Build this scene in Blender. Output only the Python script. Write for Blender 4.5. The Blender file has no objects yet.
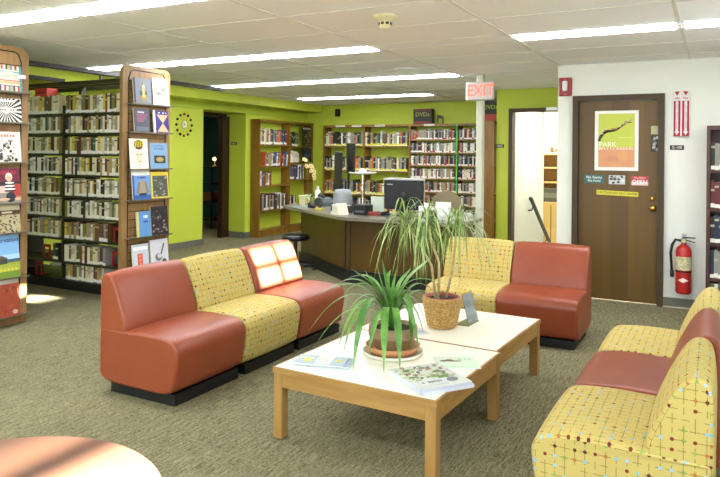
import bpy, math, random
from mathutils import Vector, Matrix
SC = bpy.context.scene
COL = SC.collection
PI = math.pi
rnd = random.Random(7)

# ------------------------------------------------------------------ camera
YAW, ROLL = .4917, .0094
_cy, _s, _cr, _sr = math.cos(YAW), math.sin(YAW), math.cos(ROLL), math.sin(ROLL)
cd = bpy.data.cameras.new('camera'); cam = bpy.data.objects.new('camera', cd); COL.objects.link(cam)
right = Vector((_cr*_cy, _cr*_s, _sr)); down = Vector((_sr*_cy, _sr*_s, -_cr)); fwd = Vector((-_s, _cy, 0))
right = Vector((_cr*_cy, _cr*_s, _sr))
up = -down
cam.matrix_world = Matrix(((right.x, up.x, -fwd.x, 0), (right.y, up.y, -fwd.y, 0), (right.z, up.z, -fwd.z, 1.45), (0, 0, 0, 1)))
cd.sensor_width = 36; cd.lens = 36*667/720; cd.shift_y = -83.4/720
cd.clip_start = .05; cd.clip_end = 200
SC.camera = cam

# ------------------------------------------------------------------ world, sun, exposure
w = bpy.data.worlds.new('sky'); SC.world = w; w.use_nodes = True
bg = w.node_tree.nodes['Background']; bg.inputs[0].default_value = (.72, .86, 1, 1); bg.inputs[1].default_value = 2.2
sd = bpy.data.lights.new('sun', 'SUN'); sun = bpy.data.objects.new('sun', sd); COL.objects.link(sun)
sd.energy = 90; sd.angle = .012; sd.color = (1, .95, .9)
SUND = Vector((-1, -.1, -.31)).normalized()
sun.rotation_euler = SUND.to_track_quat('-Z', 'Y').to_euler(); sun.location = (4, -1, 3)
def daylight_fill(name, loc, rot, sx, sy, e):
    l = bpy.data.lights.new(name, 'AREA'); l.shape = 'RECTANGLE'; l.size = sx; l.size_y = sy; l.energy = e; l.color = (.86, .93, 1)
    o = bpy.data.objects.new(name, l); o.location = loc; o.rotation_euler = rot; COL.objects.link(o)
# added area lamps as sky fill, just outside the window openings of the wall behind the camera and the right wall
daylight_fill('daylight_fill', (-3.0, -2.75, 1.5), (PI/2, 0, 0), 6.0, 1.4, 55)
daylight_fill('daylight_fill', (1.34, 1.42, 1.4), (PI/2, 0, PI/2), 1.3, .8, 25)
daylight_fill('daylight_fill', (1.34, 4.92, 1.92), (PI/2, 0, PI/2), .6, .34, 14)
VS = SC.view_settings
SC.display_settings.display_device = 'sRGB'
VS.view_transform = 'Standard'; VS.look = 'None'; VS.gamma = 1; VS.use_curve_mapping = False
VS.exposure = 0.83
SC.cycles.max_bounces = 8; SC.cycles.diffuse_bounces = 5; SC.cycles.sample_clamp_indirect = 6

# ------------------------------------------------------------------ materials
def lin(c):
    if isinstance(c, str): c = [int(c[i:i+2], 16)/255 for i in (0, 2, 4)]
    return tuple((v/12.92 if v <= .04045 else ((v+.055)/1.055)**2.4) for v in c) + (1,)
MC = {}
def mat(name, col, rough=.6, col2=None, scale=20, metal=0, bump=0, stretch=None, detail=3, spec=None, emit=0, alpha=None, trans=0):
    if name in MC: return MC[name]
    m = bpy.data.materials.new(name); m.use_nodes = True; nt = m.node_tree; p = nt.nodes['Principled BSDF']
    p.inputs['Base Color'].default_value = lin(col); p.inputs['Roughness'].default_value = rough; p.inputs['Metallic'].default_value = metal
    if spec is not None: p.inputs['Specular IOR Level'].default_value = spec
    if trans: p.inputs['Transmission Weight'].default_value = trans; p.inputs['IOR'].default_value = 1.45
    if emit: p.inputs['Emission Color'].default_value = lin(col); p.inputs['Emission Strength'].default_value = emit
    if col2 is not None or bump:
        tc = nt.nodes.new('ShaderNodeTexCoord'); mp = nt.nodes.new('ShaderNodeMapping'); nz = nt.nodes.new('ShaderNodeTexNoise')
        nt.links.new(tc.outputs['Object'], mp.inputs[0]); nt.links.new(mp.outputs[0], nz.inputs['Vector'])
        if stretch: mp.inputs['Scale'].default_value = stretch
        nz.inputs['Scale'].default_value = scale; nz.inputs['Detail'].default_value = detail
        if col2 is not None:
            r = nt.nodes.new('ShaderNodeValToRGB'); r.color_ramp.elements[0].position = .35; r.color_ramp.elements[1].position = .65
            r.color_ramp.elements[0].color = lin(col); r.color_ramp.elements[1].color = lin(col2)
            nt.links.new(nz.outputs['Fac'], r.inputs[0]); nt.links.new(r.outputs[0], p.inputs['Base Color'])
        if bump:
            b = nt.nodes.new('ShaderNodeBump'); b.inputs['Strength'].default_value = bump; b.inputs['Distance'].default_value = .01
            nt.links.new(nz.outputs['Fac'], b.inputs['Height']); nt.links.new(b.outputs[0], p.inputs['Normal'])
    MC[name] = m; return m

def fabric_pattern():
    m = bpy.data.materials.new('patterned_fabric'); m.use_nodes = True; nt = m.node_tree; N = nt.nodes; L = nt.links; p = N['Principled BSDF']
    p.inputs['Roughness'].default_value = .75; p.inputs['Specular IOR Level'].default_value = .25
    tc = N.new('ShaderNodeTexCoord')
    def M(op, a, b=None, c=None):
        n = N.new('ShaderNodeMath'); n.operation = op
        for i, v in enumerate((a, b, c)):
            if v is None: continue
            if isinstance(v, (int, float)): n.inputs[i].default_value = v
            else: L.new(v, n.inputs[i])
        return n.outputs[0]
    sep = N.new('ShaderNodeSeparateXYZ'); L.new(tc.outputs['UV'], sep.inputs[0])
    def layer(cs, ox, oy):
        u = M('ADD', M('DIVIDE', sep.outputs[0], cs), ox); v = M('ADD', M('DIVIDE', sep.outputs[1], cs), oy)
        fu, fv = M('FLOOR', u), M('FLOOR', v)
        cb = N.new('ShaderNodeCombineXYZ'); L.new(fu, cb.inputs[0]); L.new(fv, cb.inputs[1])
        wn = N.new('ShaderNodeTexWhiteNoise'); wn.noise_dimensions = '2D'; L.new(cb.outputs[0], wn.inputs['Vector'])
        sc = N.new('ShaderNodeSeparateColor'); L.new(wn.outputs['Color'], sc.inputs[0])
        return M('FRACT', u), M('FRACT', v), sc.outputs[0], sc.outputs[1], sc.outputs[2], wn.outputs['Value']
    a, b, r1, r2, r3, r4 = layer(.037, .37, .21)
    lw = .038
    vline = M('MULTIPLY', M('LESS_THAN', M('ABSOLUTE', M('SUBTRACT', a, .5)), lw), M('GREATER_THAN', r1, .15))
    vline = M('MULTIPLY', vline, M('LESS_THAN', M('ABSOLUTE', M('SUBTRACT', b, r2)), .62))
    hline = M('MULTIPLY', M('LESS_THAN', M('ABSOLUTE', M('SUBTRACT', b, .5)), lw), M('GREATER_THAN', r2, .2))
    hline = M('MULTIPLY', hline, M('LESS_THAN', M('ABSOLUTE', M('SUBTRACT', a, r1)), .62))
    line = M('MAXIMUM', vline, hline)
    d = M('SQRT', M('ADD', M('POWER', M('SUBTRACT', a, .5), 2), M('POWER', M('SUBTRACT', b, .5), 2)))
    dot = M('MULTIPLY', M('LESS_THAN', d, .185), M('GREATER_THAN', r3, .45))
    cr = N.new('ShaderNodeValToRGB'); cr.color_ramp.interpolation = 'CONSTANT'
    cols = ['7a3020', '8fa850', '7fb0c4', 'b0703a', '5d2a22', '7a9a4c', '8fb8d0']
    els = cr.color_ramp.elements
    for i, c in enumerate(cols):
        e = els[i] if i < 2 else els.new(i/len(cols))
        e.position = i/len(cols); e.color = lin(c)
    L.new(r4, cr.inputs[0])
    def mix(f, c1, c2):
        n = N.new('ShaderNodeMix'); n.data_type = 'RGBA'; L.new(f, n.inputs[0])
        for s, c in ((6, c1), (7, c2)):
            if isinstance(c, tuple): n.inputs[s].default_value = c
            else: L.new(c, n.inputs[s])
        return n.outputs[2]
    m1 = mix(line, lin('c0ad64'), lin('87763e')); m2 = mix(dot, m1, cr.outputs[0])
    L.new(m2, p.inputs['Base Color']); return m

def carpet():
    m = bpy.data.materials.new('carpet'); m.use_nodes = True; nt = m.node_tree; N = nt.nodes; L = nt.links; p = N['Principled BSDF']
    p.inputs['Roughness'].default_value = .95; p.inputs['Specular IOR Level'].default_value = .1
    tc = N.new('ShaderNodeTexCoord')
    def noise(scale, st, det=3):
        mp = N.new('ShaderNodeMapping'); mp.inputs['Scale'].default_value = st; L.new(tc.outputs['Object'], mp.inputs[0])
        n = N.new('ShaderNodeTexNoise'); n.inputs['Scale'].default_value = scale; n.inputs['Detail'].default_value = det; L.new(mp.outputs[0], n.inputs['Vector']); return n.outputs['Fac']
    a = noise(120, (1, .45, 1)); b = noise(90, (1.1, .1, 1)); c = noise(1.3, (1, 1, 1))
    def add(x, y, k):
        n = N.new('ShaderNodeMath'); n.operation = 'MULTIPLY_ADD'; L.new(y, n.inputs[0]); n.inputs[1].default_value = k; L.new(x, n.inputs[2]); return n.outputs[0]
    h = N.new('ShaderNodeMath'); h.operation = 'MULTIPLY'; L.new(a, h.inputs[0]); h.inputs[1].default_value = .5
    s = add(add(h.outputs[0], b, .42), c, .12)
    r = N.new('ShaderNodeValToRGB'); r.color_ramp.elements[0].position = .38; r.color_ramp.elements[1].position = .66
    r.color_ramp.elements[0].color = lin('4a4833'); r.color_ramp.elements[1].color = lin('969070')
    L.new(s, r.inputs[0]); L.new(r.outputs[0], p.inputs['Base Color'])
    bu = N.new('ShaderNodeBump'); bu.inputs['Strength'].default_value = .5; bu.inputs['Distance'].default_value = .005; L.new(a, bu.inputs['Height']); L.new(bu.outputs[0], p.inputs['Normal'])
    return m

WHITE = mat('white_wall_paint', 'e6e9de', .6, 'eaece2', 3)
LIME = mat('lime_wall_paint', 'c0cf40', .6, 'c4d244', 3)
CEIL = mat('ceiling_tile', 'eff0f0', .9, 'f2f3f3', 60)
GRID = mat('ceiling_grid_metal', 'dcdad2', .6)
GREYBASE = mat('rubber_baseboard', '6c6d60', .6)
CARPET = carpet()
FAB = fabric_pattern()
RED = mat('terracotta_vinyl', '883f26', .38, '8e4429', 5, bump=.12, detail=2)
BLACK = mat('black_plastic', '0c0d0f', .5)
BLACKM = mat('black_metal', '1f1d17', .5)
OLIVE = mat('dark_olive_steel', '2e3016', .5)
OAK = mat('oak_wood', 'a98348', .45, '956e3a', 12, stretch=(1, 1, .12), detail=6)
OAKH = mat('oak_wood_horizontal', 'a98348', .45, '967038', 30, stretch=(.12, 1, 1), detail=6)
PANEL = mat('oak_laminate', '9c7a4c', .5, '87673c', 22, stretch=(1, 1, .1), detail=6)
BROWN = mat('brown_wood', '8f6826', .45, '795618', 14, stretch=(1, 1, .12), detail=5)
BROWND = mat('door_wood', '654a22', .4, '5c421c', 9, stretch=(1, 1, .05), detail=4)
FRAME = mat('door_frame_brown', '44341a', .6)
REDWOOD = mat('mahogany_wood', '4f2a20', .4, '43221a', 14, stretch=(1, 1, .12))
DESKW = mat('desk_panel_wood', '503808', .35, '462f06', 8, stretch=(1, 1, .15), detail=5)
COUNTER = mat('counter_laminate', '6c6657', .3, '767060', 80)
LAM = mat('white_laminate', 'f1eedd', .3)
STEEL = mat('brushed_steel', 'b8b8b4', .35, metal=1)
BRASS = mat('brass', 'c79b43', .3, metal=1)
CHROME = mat('chrome', 'd0d0d0', .15, metal=1)
SOIL = mat('soil', '3a2a1c', .95, '22180f', 90, bump=.8)
LEAF = mat('strap_leaf_green', '3c7026', .35, '74a64a', 9)
LEAF2 = mat('dracaena_leaf', '5c8432', .5, 'b4c880', 7, stretch=(3, 3, 1))
STEM = mat('pale_stem', 'c3b184', .7, 'a8966b', 30)
def flat(c, r=.55): return mat('paint_'+c, c, r)

# ------------------------------------------------------------------ mesh builder
class B:
    def __init__(s): s.v = []; s.f = []; s.m = []; s.mi = []; s.sm = []; s.uv = {}
    def slot(s, m):
        if m not in s.m: s.m.append(m)
        return s.m.index(m)
    def add(s, vs, fs, m, smooth=False, uvs=None, T=None):
        o = len(s.v); k = s.slot(m)
        for p in vs:
            p = Vector(p); s.v.append(T @ p if T else p)
        for i, f in enumerate(fs):
            if uvs: s.uv[len(s.f)] = uvs[i]
            s.f.append([o+j for j in f]); s.mi.append(k); s.sm.append(smooth)
        return s
    def box(s, x0, y0, z0, x1, y1, z1, m, T=None, bev=0):
        if bev:
            b = min(bev, (x1-x0)*.45, (y1-y0)*.45, (z1-z0)*.45); vs = []; idx = {}
            for ax in (0, 1, 2):
                for c in range(8):
                    lo = [x0, y0, z0]; hi = [x1, y1, z1]; p = []
                    for d in range(3):
                        e = (c >> d) & 1; q = hi[d] if e else lo[d]
                        if d != ax: q += -b if e else b
                        p.append(q)
                    idx[ax, c] = len(vs); vs.append(p)
            fs = []
            for ax in range(3):
                u, v = [(1, 2), (2, 0), (0, 1)][ax]
                for e in (0, 1):
                    q = [(e << ax)|(a << u)|(bb << v) for a, bb in ((0, 0), (1, 0), (1, 1), (0, 1))]
                    r = [idx[ax, c] for c in q]; fs.append(r if e else r[::-1])
            for ax in range(3):
                u, v = [(1, 2), (2, 0), (0, 1)][ax]
                for a in (0, 1):
                    for bb in (0, 1):
                        c0 = (a << u)|(bb << v); c1 = c0|(1 << ax)
                        r = [idx[u, c0], idx[u, c1], idx[v, c1], idx[v, c0]]; fs.append(r if a != bb else r[::-1])
            for c in range(8):
                r = [idx[0, c], idx[1, c], idx[2, c]]; par = bin(c).count('1') % 2
                fs.append(r if par else r[::-1])
            return s.add(vs, fs, m, False, None, T)
        vs = [(x0, y0, z0), (x1, y0, z0), (x1, y1, z0), (x0, y1, z0), (x0, y0, z1), (x1, y0, z1), (x1, y1, z1), (x0, y1, z1)]
        return s.add(vs, [(0, 3, 2, 1), (4, 5, 6, 7), (0, 1, 5, 4), (1, 2, 6, 5), (2, 3, 7, 6), (3, 0, 4, 7)], m, False, None, T)
    def lathe(s, prof, m, n=24, c=(0, 0, 0), T=None, smooth=True, caps=True):
        vs = []; fs = []
        for r, z in prof:
            for k in range(n): a = 2*PI*k/n; vs.append((c[0]+r*math.cos(a), c[1]+r*math.sin(a), c[2]+z))
        for i in range(len(prof)-1):
            for k in range(n): k2 = (k+1) % n; fs.append((i*n+k, i*n+k2, (i+1)*n+k2, (i+1)*n+k))
        s.add(vs, fs, m, smooth, None, T)
        if caps:
            for i, rev in ((0, True), (len(prof)-1, False)):
                if prof[i][0] > 1e-4:
                    q = vs[i*n:(i+1)*n]; s.add(q, [list(range(n))[::-1] if rev else list(range(n))], m, False, None, T)
        return s
    def tube(s, pts, r, m, n=8, T=None):
        pts = [Vector(p) for p in pts]; rs = r if isinstance(r, (list, tuple)) else [r]*len(pts)
        vs = []; fs = []; prev = None
        for i, p in enumerate(pts):
            t = (pts[min(i+1, len(pts)-1)]-pts[max(i-1, 0)]).normalized()
            a = Vector((0, 0, 1)) if abs(t.z) < .9 else Vector((1, 0, 0))
            if prev is not None: a = prev
            u = (a - t*a.dot(t)).normalized(); v = t.cross(u); prev = u
            for k in range(n): an = 2*PI*k/n; vs.append(p+(u*math.cos(an)+v*math.sin(an))*rs[i])
        for i in range(len(pts)-1):
            for k in range(n): k2 = (k+1) % n; fs.append((i*n+k, i*n+k2, (i+1)*n+k2, (i+1)*n+k))
        fs.append(list(range(n))[::-1]); fs.append([(len(pts)-1)*n+k for k in range(n)])
        return s.add(vs, fs, m, True, None, T)
    def prism(s, poly, z0, z1, m, T=None, smooth=False):
        n = len(poly); a = sum(poly[i][0]*poly[(i+1) % n][1]-poly[(i+1) % n][0]*poly[i][1] for i in range(n))
        if a < 0: poly = poly[::-1]
        vs = [(x, y, z0) for x, y in poly]+[(x, y, z1) for x, y in poly]
        fs = [list(range(n))[::-1], [n+i for i in range(n)]]+[(i, (i+1) % n, n+(i+1) % n, n+i) for i in range(n)]
        return s.add(vs, fs, m, smooth, None, T)
    def plate(s, poly, y0, y1, m, T=None):   # polygon in x,z facing -y
        R = Matrix(((1, 0, 0, 0), (0, 0, -1, 0), (0, 1, 0, 0), (0, 0, 0, 1)))
        return s.prism(poly, -y1, -y0, m, (T @ R) if T else R)
    def rect(s, x0, z0, x1, z1, k, m, T=None): return s.plate([(x0, z0), (x1, z0), (x1, z1), (x0, z1)], -.0012*k, 0, m, T)
    def disc(s, x, z, rx, rz, k, m, n=14, T=None): return s.plate([(x+rx*math.cos(2*PI*i/n), z+rz*math.sin(2*PI*i/n)) for i in range(n)], -.0012*k, 0, m, T)
    def text(s, t, x, z, size, m, k=1, T=None, sx=1.0, spacing=1.0, align='CENTER'):   # text in x,z facing -y
        cu = bpy.data.curves.new('t', 'FONT'); cu.body = t; cu.size = size; cu.align_x = align; cu.align_y = 'CENTER'; cu.extrude = .0003; cu.offset = size*.012; cu.space_character = spacing; cu.resolution_u = 2
        o = bpy.data.objects.new('t', cu); COL.objects.link(o); bpy.context.view_layer.update()
        me = bpy.data.meshes.new_from_object(o.evaluated_get(bpy.context.evaluated_depsgraph_get()))
        R = Matrix(((sx, 0, 0, x), (0, 0, -1, -.0012*k), (0, 1, 0, z), (0, 0, 0, 1)))
        if T: R = T @ R
        s.add([v.co for v in me.vertices], [list(p.vertices) for p in me.polygons], m, False, None, R)
        bpy.data.objects.remove(o); bpy.data.curves.remove(cu); bpy.data.meshes.remove(me)
        return s
    def mesh(s, name):
        me = bpy.data.meshes.new(name); me.from_pydata([tuple(v) for v in s.v], [], s.f)
        for m in s.m: me.materials.append(m)
        me.polygons.foreach_set('material_index', s.mi); me.polygons.foreach_set('use_smooth', s.sm)
        if s.uv:
            ul = me.uv_layers.new(name='UVMap')
            for fi, uvs in s.uv.items():
                p = me.polygons[fi]
                for li, uv in zip(p.loop_indices, uvs): ul.data[li].uv = uv
        me.validate(); me.update(); return me
    def obj(s, name, parent=None, loc=(0, 0, 0), rot=(0, 0, 0)):
        o = bpy.data.objects.new(name, s.mesh(name)); COL.objects.link(o)
        o.location = loc; o.rotation_euler = rot if isinstance(rot, tuple) else (0, 0, rot)
        if parent: o.parent = parent
        return o
def tag(o, label, cat, group=None, kind=None):
    o['label'] = label; o['category'] = cat
    if group: o['group'] = group
    if kind: o['kind'] = kind
    return o
def thing(name, label, cat, loc=(0, 0, 0), rot=0, group=None):
    o = bpy.data.objects.new(name, None); COL.objects.link(o); o.location = loc; o.rotation_euler = rot if isinstance(rot, tuple) else (0, 0, rot)
    o.empty_display_size = .1
    return tag(o, label, cat, group)
def struct(name, b, loc=(0, 0, 0), parent=None):
    o = b.obj(name, parent, loc)
    if not parent: o['kind'] = 'structure'
    return o
def TR(x=0, y=0, z=0, rx=0, ry=0, rz=0): return Matrix.Translation((x, y, z)) @ Matrix.Rotation(rz, 4, 'Z') @ Matrix.Rotation(ry, 4, 'Y') @ Matrix.Rotation(rx, 4, 'X')

# ------------------------------------------------------------------ room shell
CZ = 2.407; H = CZ
def wallbox(b, plane, c0, c1, u0, u1, z0, z1, holes, m):
    us = sorted({u0, u1, *[h[0] for h in holes], *[h[1] for h in holes]}); zs = sorted({z0, z1, *[h[2] for h in holes], *[h[3] for h in holes]})
    for i in range(len(us)-1):
        for j in range(len(zs)-1):
            uc, zc = (us[i]+us[i+1])/2, (zs[j]+zs[j+1])/2
            if any(h[0] < uc < h[1] and h[2] < zc < h[3] for h in holes): continue
            if plane == 'x': b.box(c0, us[i], zs[j], c1, us[i+1], zs[j+1], m)
            else: b.box(us[i], c0, zs[j], us[i+1], c1, zs[j+1], m)
    return b
struct('floor', B().box(-10.2, -2.8, -.1, 1.4, 10.2, 0, CARPET).box(-10.2, 10.2, -.1, -2.7, 11.35, 0, CARPET))
cl = B().box(-10.2, -2.8, H, 1.4, 11.3, H+.1, CEIL)
struct('ceiling', cl)
g = B()
for k in range(-7, 2): g.box(-.24+1.22*k-.01, -2.6, H-.004, -.24+1.22*k+.01, 11.15, H, GRID)
for r in range(-3, 5):
    y0 = 2.92+2.24*r
    for dy in (0, .26, .92, 1.58): 
        if -2.6 < y0+dy < 11.1: g.box(-7.1, y0+dy-.006, H-.003, 1.2, y0+dy+.006, H, GRID)
struct('trim_ceiling_grid', g)
struct('wall_left', wallbox(B(), 'x', -7.6, -7.18, -2.6, 11.25, 0, H, [(8.14, 9.22, 0, 2.15)], LIME))
struct('trim_soffit', B().box(-7.18, -2.6, 2.27, -6.77, 11.05, H, LIME).box(-7.18, 5.5, 2.155, -7.14, 11.14, 2.175, LIME))
struct('wall_back', B().box(-7.18, 11.15, 0, -2.69, 11.3, H, LIME).box(-7.17, 11.13, 2.16, -2.81, 11.15, 2.18, LIME))
struct('wall_partition', B().box(-2.8, 9.48, 0, -2.68, 11.15, H, LIME))
struct('wall_green', wallbox(B(), 'y', 9.38, 9.48, -2.8, -1.48, 0, H, [(-2.57, -1.6, 0, 2.085)], LIME))
struct('wall_door', wallbox(B(), 'y', 7.15, 7.3, -1.48, 1.2, 0, H, [(-1.32, -.455, 0, 2.08)], WHITE))
struct('wall_return', B().box(-1.48, 7.3, 0, -1.36, 9.5, H, WHITE))
WH = [(.75, 2.1, 1.0, 1.8), (4.84, 5.2, 2.15, 2.31), (4.6, 5.24, 1.74, 2.12), (4.2, 4.34, 2.2, 2.33)]  # openings out of view, placed and sized to throw the sun patches
struct('wall_right', wallbox(B(), 'x', 1.2, 1.32, -2.6, 7.3, 0, H, WH, WHITE))
struct('wall_rear', wallbox(B(), 'y', -2.75, -2.6, -7.6, 1.32, 0, H, [(-6, 0, .9, 2.2)], WHITE))  # unseen rear opening, added to let in daylight fill
for i, (a, b_, c, d) in enumerate(WH):
    wb = B()
    for (y0, y1, z0, z1) in ((a, b_, c, c+.03), (a, b_, d-.03, d), (a, a+.03, c+.03, d-.03), (b_-.03, b_, c+.03, d-.03)): wb.box(1.23, y0, z0, 1.28, y1, z1, FRAME)
    if i in (0, 2):
        mid = (a+b_)/2; wb.box(1.235, mid-.02, c+.03, 1.275, mid+.02, d-.03, FRAME)
        zc = (c+d)/2; wb.box(1.236, a+.03, zc-.018, 1.274, mid-.02, zc+.018, FRAME); wb.box(1.236, mid+.02, zc-.018, 1.274, b_-.03, zc+.018, FRAME)
    struct('unseen_window_%d' % (i+1), wb)
wb = B()
for x in (-6, -4.5, -3, -1.5, -.05): wb.box(x, -2.7, .9, x+.05, -2.65, 2.2, FRAME)
struct('unseen_window_6', wb)
# baseboards
struct('baseboard_left', B().box(-7.18, 5.4, 0, -7.165, 8.14, .1, GREYBASE).box(-7.6, 9.205, 0, -7.18, 9.22, .1, GREYBASE).box(-7.18, 9.22, 0, -7.165, 9.36, .1, GREYBASE))
struct('baseboard_door_wall', B().box(-.455, 7.135, 0, 1.2, 7.15, .095, GREYBASE).box(-1.48, 7.135, 0, -1.325, 7.15, .095, GREYBASE).box(-.455, 7.128, 0, 1.2, 7.135, .012, mat('cream_trim', 'b9b59c')))
struct('baseboard_green_wall', B().box(-2.8, 9.365, 0, -2.6, 9.38, .1, GREYBASE))
# dark room beyond the left doorway
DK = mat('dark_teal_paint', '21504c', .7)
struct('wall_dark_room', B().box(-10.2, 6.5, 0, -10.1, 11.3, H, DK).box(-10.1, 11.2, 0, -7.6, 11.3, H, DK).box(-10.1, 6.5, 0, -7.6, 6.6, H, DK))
# stairwell and lower room beyond the right opening
WARMW = mat('warm_white_paint', 'e6e6dc', .6)
struct('wall_stair', B().box(-2.68, 9.48, -.6, -2.56, 11.31, 2.5, WARMW).box(-1.36, 9.5, -.6, -1.3, 14.2, 2.5, WARMW))
st = B()
for k in range(3): st.box(-2.56, 10.2+.3*k, -.6, -1.36, 10.5+.3*k, -.17*(k+1), CARPET)
struct('trim_stair_steps', st)
struct('wall_lower_room', B().box(-5, 14.2, -.6, -1.3, 14.3, 2.5, WARMW).box(-5.1, 11.3, -.6, -5, 14.3, 2.5, WARMW).box(-5.1, 11.3, 2.5, -1.3, 14.3, 2.6, WARMW).box(-2.68, 9.5, 2.5, -1.3, 11.3, 2.6, WARMW))
struct('floor_lower_room', B().box(-5, 11.1, -.61, -1.3, 14.2, -.51, mat('pale_floor', 'cfc5ad', .5)))

# ------------------------------------------------------------------ ceiling lights
GLOW = mat('lamp_glow', 'f6f8ff', .5, emit=17)
GLOWD = GLOW
def ceiling_light(x, y, label, group=None, wdt=.25, L=1.18, z=H, rot=0, glow=None):
    t = thing('ceiling_light', label, 'ceiling light', (x, y, z-.004), rot, group)
    B().box(-L/2, -wdt/2, .0, L/2, wdt/2, .004, GRID).obj('housing', t)
    B().box(-L/2+.01, -wdt/2+.012, -.008, L/2-.01, wdt/2-.012, .0, glow or GLOW, bev=.004).obj('diffuser', t)
XS = [-5.73, -4.51, -3.29]
ceiling_light(-4.51, 3.05, 'long white ceiling light cut by the top left corner, nearest row, left one')
ceiling_light(-3.29, 3.05, 'long white ceiling light of the nearest row, right of its neighbour')
for i, x in enumerate(XS): ceiling_light(x, 5.3, ['long ceiling light above the oak end panel, second row', 'middle ceiling light of the second row, right of the oak end panel', 'ceiling light of the second row ending left of the smoke detector'][i])
ceiling_light(-.85, 5.3, 'separate long ceiling light in front of the brown door')
ceiling_light(.37, 5.3, 'ceiling light cut off by the right edge of the picture')
for i, x in enumerate(XS): ceiling_light(x, 7.42, ['leftmost ceiling light of the third row, near the lime soffit', 'middle ceiling light of the third row over the desk', 'rightmost ceiling light of the third row, left of the exit sign'][i])
for i, x in enumerate(XS[:2]): ceiling_light(x, 9.63, ['leftmost ceiling light of the farthest row before the back wall', 'right ceiling light of the farthest row above the desk'][i])
for y in (.72, -1.5):
    for k_, x in enumerate((-5.73, -4.51, -2.07, -.85)): ceiling_light(x, y, '%s ceiling light of the %s row, outside the picture' % (['leftmost', 'second', 'third', 'rightmost'][k_], 'overhead' if y > 0 else 'rear'))
ceiling_light(-3.0, 13.3, 'bright ceiling light in the lower room beyond the stair doorway', wdt=.5, z=2.5, glow=mat('bright_lamp_glow', 'fffdf6', emit=30))
ceiling_light(-1.95, 10.3, 'added unseen light brightening the stairs behind the white wall', wdt=.4, z=H, L=.9, glow=mat('stair_fill_glow', 'fffdf6', emit=22))  # unseen lamp added to brighten the white stair wall
ceiling_light(-8.9, 8.6, 'added dim fill light, unseen inside the dark room beyond the left doorway', glow=mat('dark_room_fill_glow', 'fff2dd', emit=10))  # lamp added out of view to lift the teal room from black

# smoke detector, ceiling disc
t = thing('smoke_detector', 'cream round smoke detector hanging from the ceiling tiles', 'smoke detector', (-2.02, 4.12, H))
CRM = mat('cream_plastic', 'ddd3a8', .5)
B().lathe([(.088, 0), (.09, -.008), (.07, -.02), (.045, -.035)], CRM).obj('mounting_plate', t)
B().lathe([(.043, -.035), (.043, -.07), (.036, -.085), (.02, -.09)], CRM).obj('sensor_head', t)
vb = B()
for k in range(8): vb.box(.041, -.01, -.062, .046, .01, -.046, BLACK, TR(rz=k*PI/4))
vb.obj('vent_slot', t)
o = B().lathe([(.14, 0), (.14, -.006), (.1, -.012), (.0, -.012)], CEIL).obj('ceiling_speaker', None, (-3.04, 6.75, H)); tag(o, 'faint white round disc on the ceiling above the desk', 'ceiling speaker')

# ------------------------------------------------------------------ doors
# brown door on the white wall
fr = B().box(-1.32, 7.1, 0, -1.265, 7.25, 2.08, FRAME).box(-.51, 7.1, 0, -.455, 7.25, 2.08, FRAME).box(-1.265, 7.1, 2.025, -.51, 7.25, 2.08, FRAME)
struct('trim_door_frame', fr)
dr = B()
xs = [-1.262, -1.09, -.95, -.78, -.64, -.513]
tone = ['60471c', '684d1e', '5c4318', '6d511f', '654b18']
for i in range(5): dr.box(xs[i], 7.16, .01, xs[i+1], 7.2, 2.022, mat('door_veneer_%d' % i, tone[i], .5, '5d4519', 9, stretch=(1, 1, .05), detail=4))
d = struct('door_1', dr)
B().lathe([(.03, 0), (.03, .006), (.012, .01), (.012, .035), (.027, .045), (.03, .06), (.02, .072), (0, .074)], BRASS, T=TR(-.555, 7.16, .955, rx=PI/2)).obj('door_knob', d)
B().lathe([(.022, 0), (.022, .008), (.008, .012), (.0, .012)], BRASS, T=TR(-.56, 7.16, 1.045, rx=PI/2)).obj('deadbolt', d)
# poster
def bars(b, x, z, w, h, m, k=1, n=8, T=None):
    r = random.Random(int(x*1e4)+n); c = x; st = w/n
    for i in range(n):
        if r.random() > .15: b.rect(c, z-h/2, c+st*r.uniform(.4, .8), z+h/2, k, m, T)
        c += st
Y = 7.16
p = B().box(0, -.004, 0, .415, 0, .605, flat('f0f0ea'))
p.rect(.035, .235, .38, .575, 4, flat('c3cf4e')); p.rect(.035, .035, .38, .235, 4, flat('d79a6e'))
rr = random.Random(3)
for k in range(36):
    u = k/35; x = .045+.3*u; z = .31+.17*u**.6+.015*math.sin(u*9)
    p.disc(x, z, .010*(1.25-u)+.004, .011*(1.2-u)+.003, 5, flat(rr.choice(['3d3020', '54442a', '2b2419'])), 7)
    if k % 2: p.disc(x+rr.uniform(-.02, .02), z+rr.uniform(-.01, .028), .011, .008, 6+k % 3, flat(rr.choice(['b9a98a', '8d6b4a', 'c05a3a', 'd6cbb8', '4a3a28'])), 7)
p.disc(.27, .15, .05, .05, 5, flat('dca06a')); p.disc(.16, .12, .07, .03, 5, flat('d08f70'))
p.text('PARK', .125, .262, .068, flat('eef0d8'), 6); bars(p, .045, .222, .33, .02, flat('f3e6d2'), 6, 22); bars(p, .22, .332, .16, .006, flat('e6ecb0'), 6, 18)
o = p.obj('poster', None, (-1.107, Y, 1.318)); tag(o, 'white-bordered green and orange poster reading PARK on the brown door', 'poster')
p = B().box(0, -.003, 0, .19, 0, .085, flat('2f6a62')).text('No Farms', .095, .06, .038, flat('f0f4f0'), 4).text('No Food', .095, .026, .034, flat('f0f4f0'), 4)
tag(p.obj('door_sign', None, (-1.205, Y, 1.185)), 'dark teal sticker with two lines of white words on the brown door', 'sign')
p = B().box(0, -.003, 0, .155, 0, .09, flat('c9ccc8'))
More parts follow.
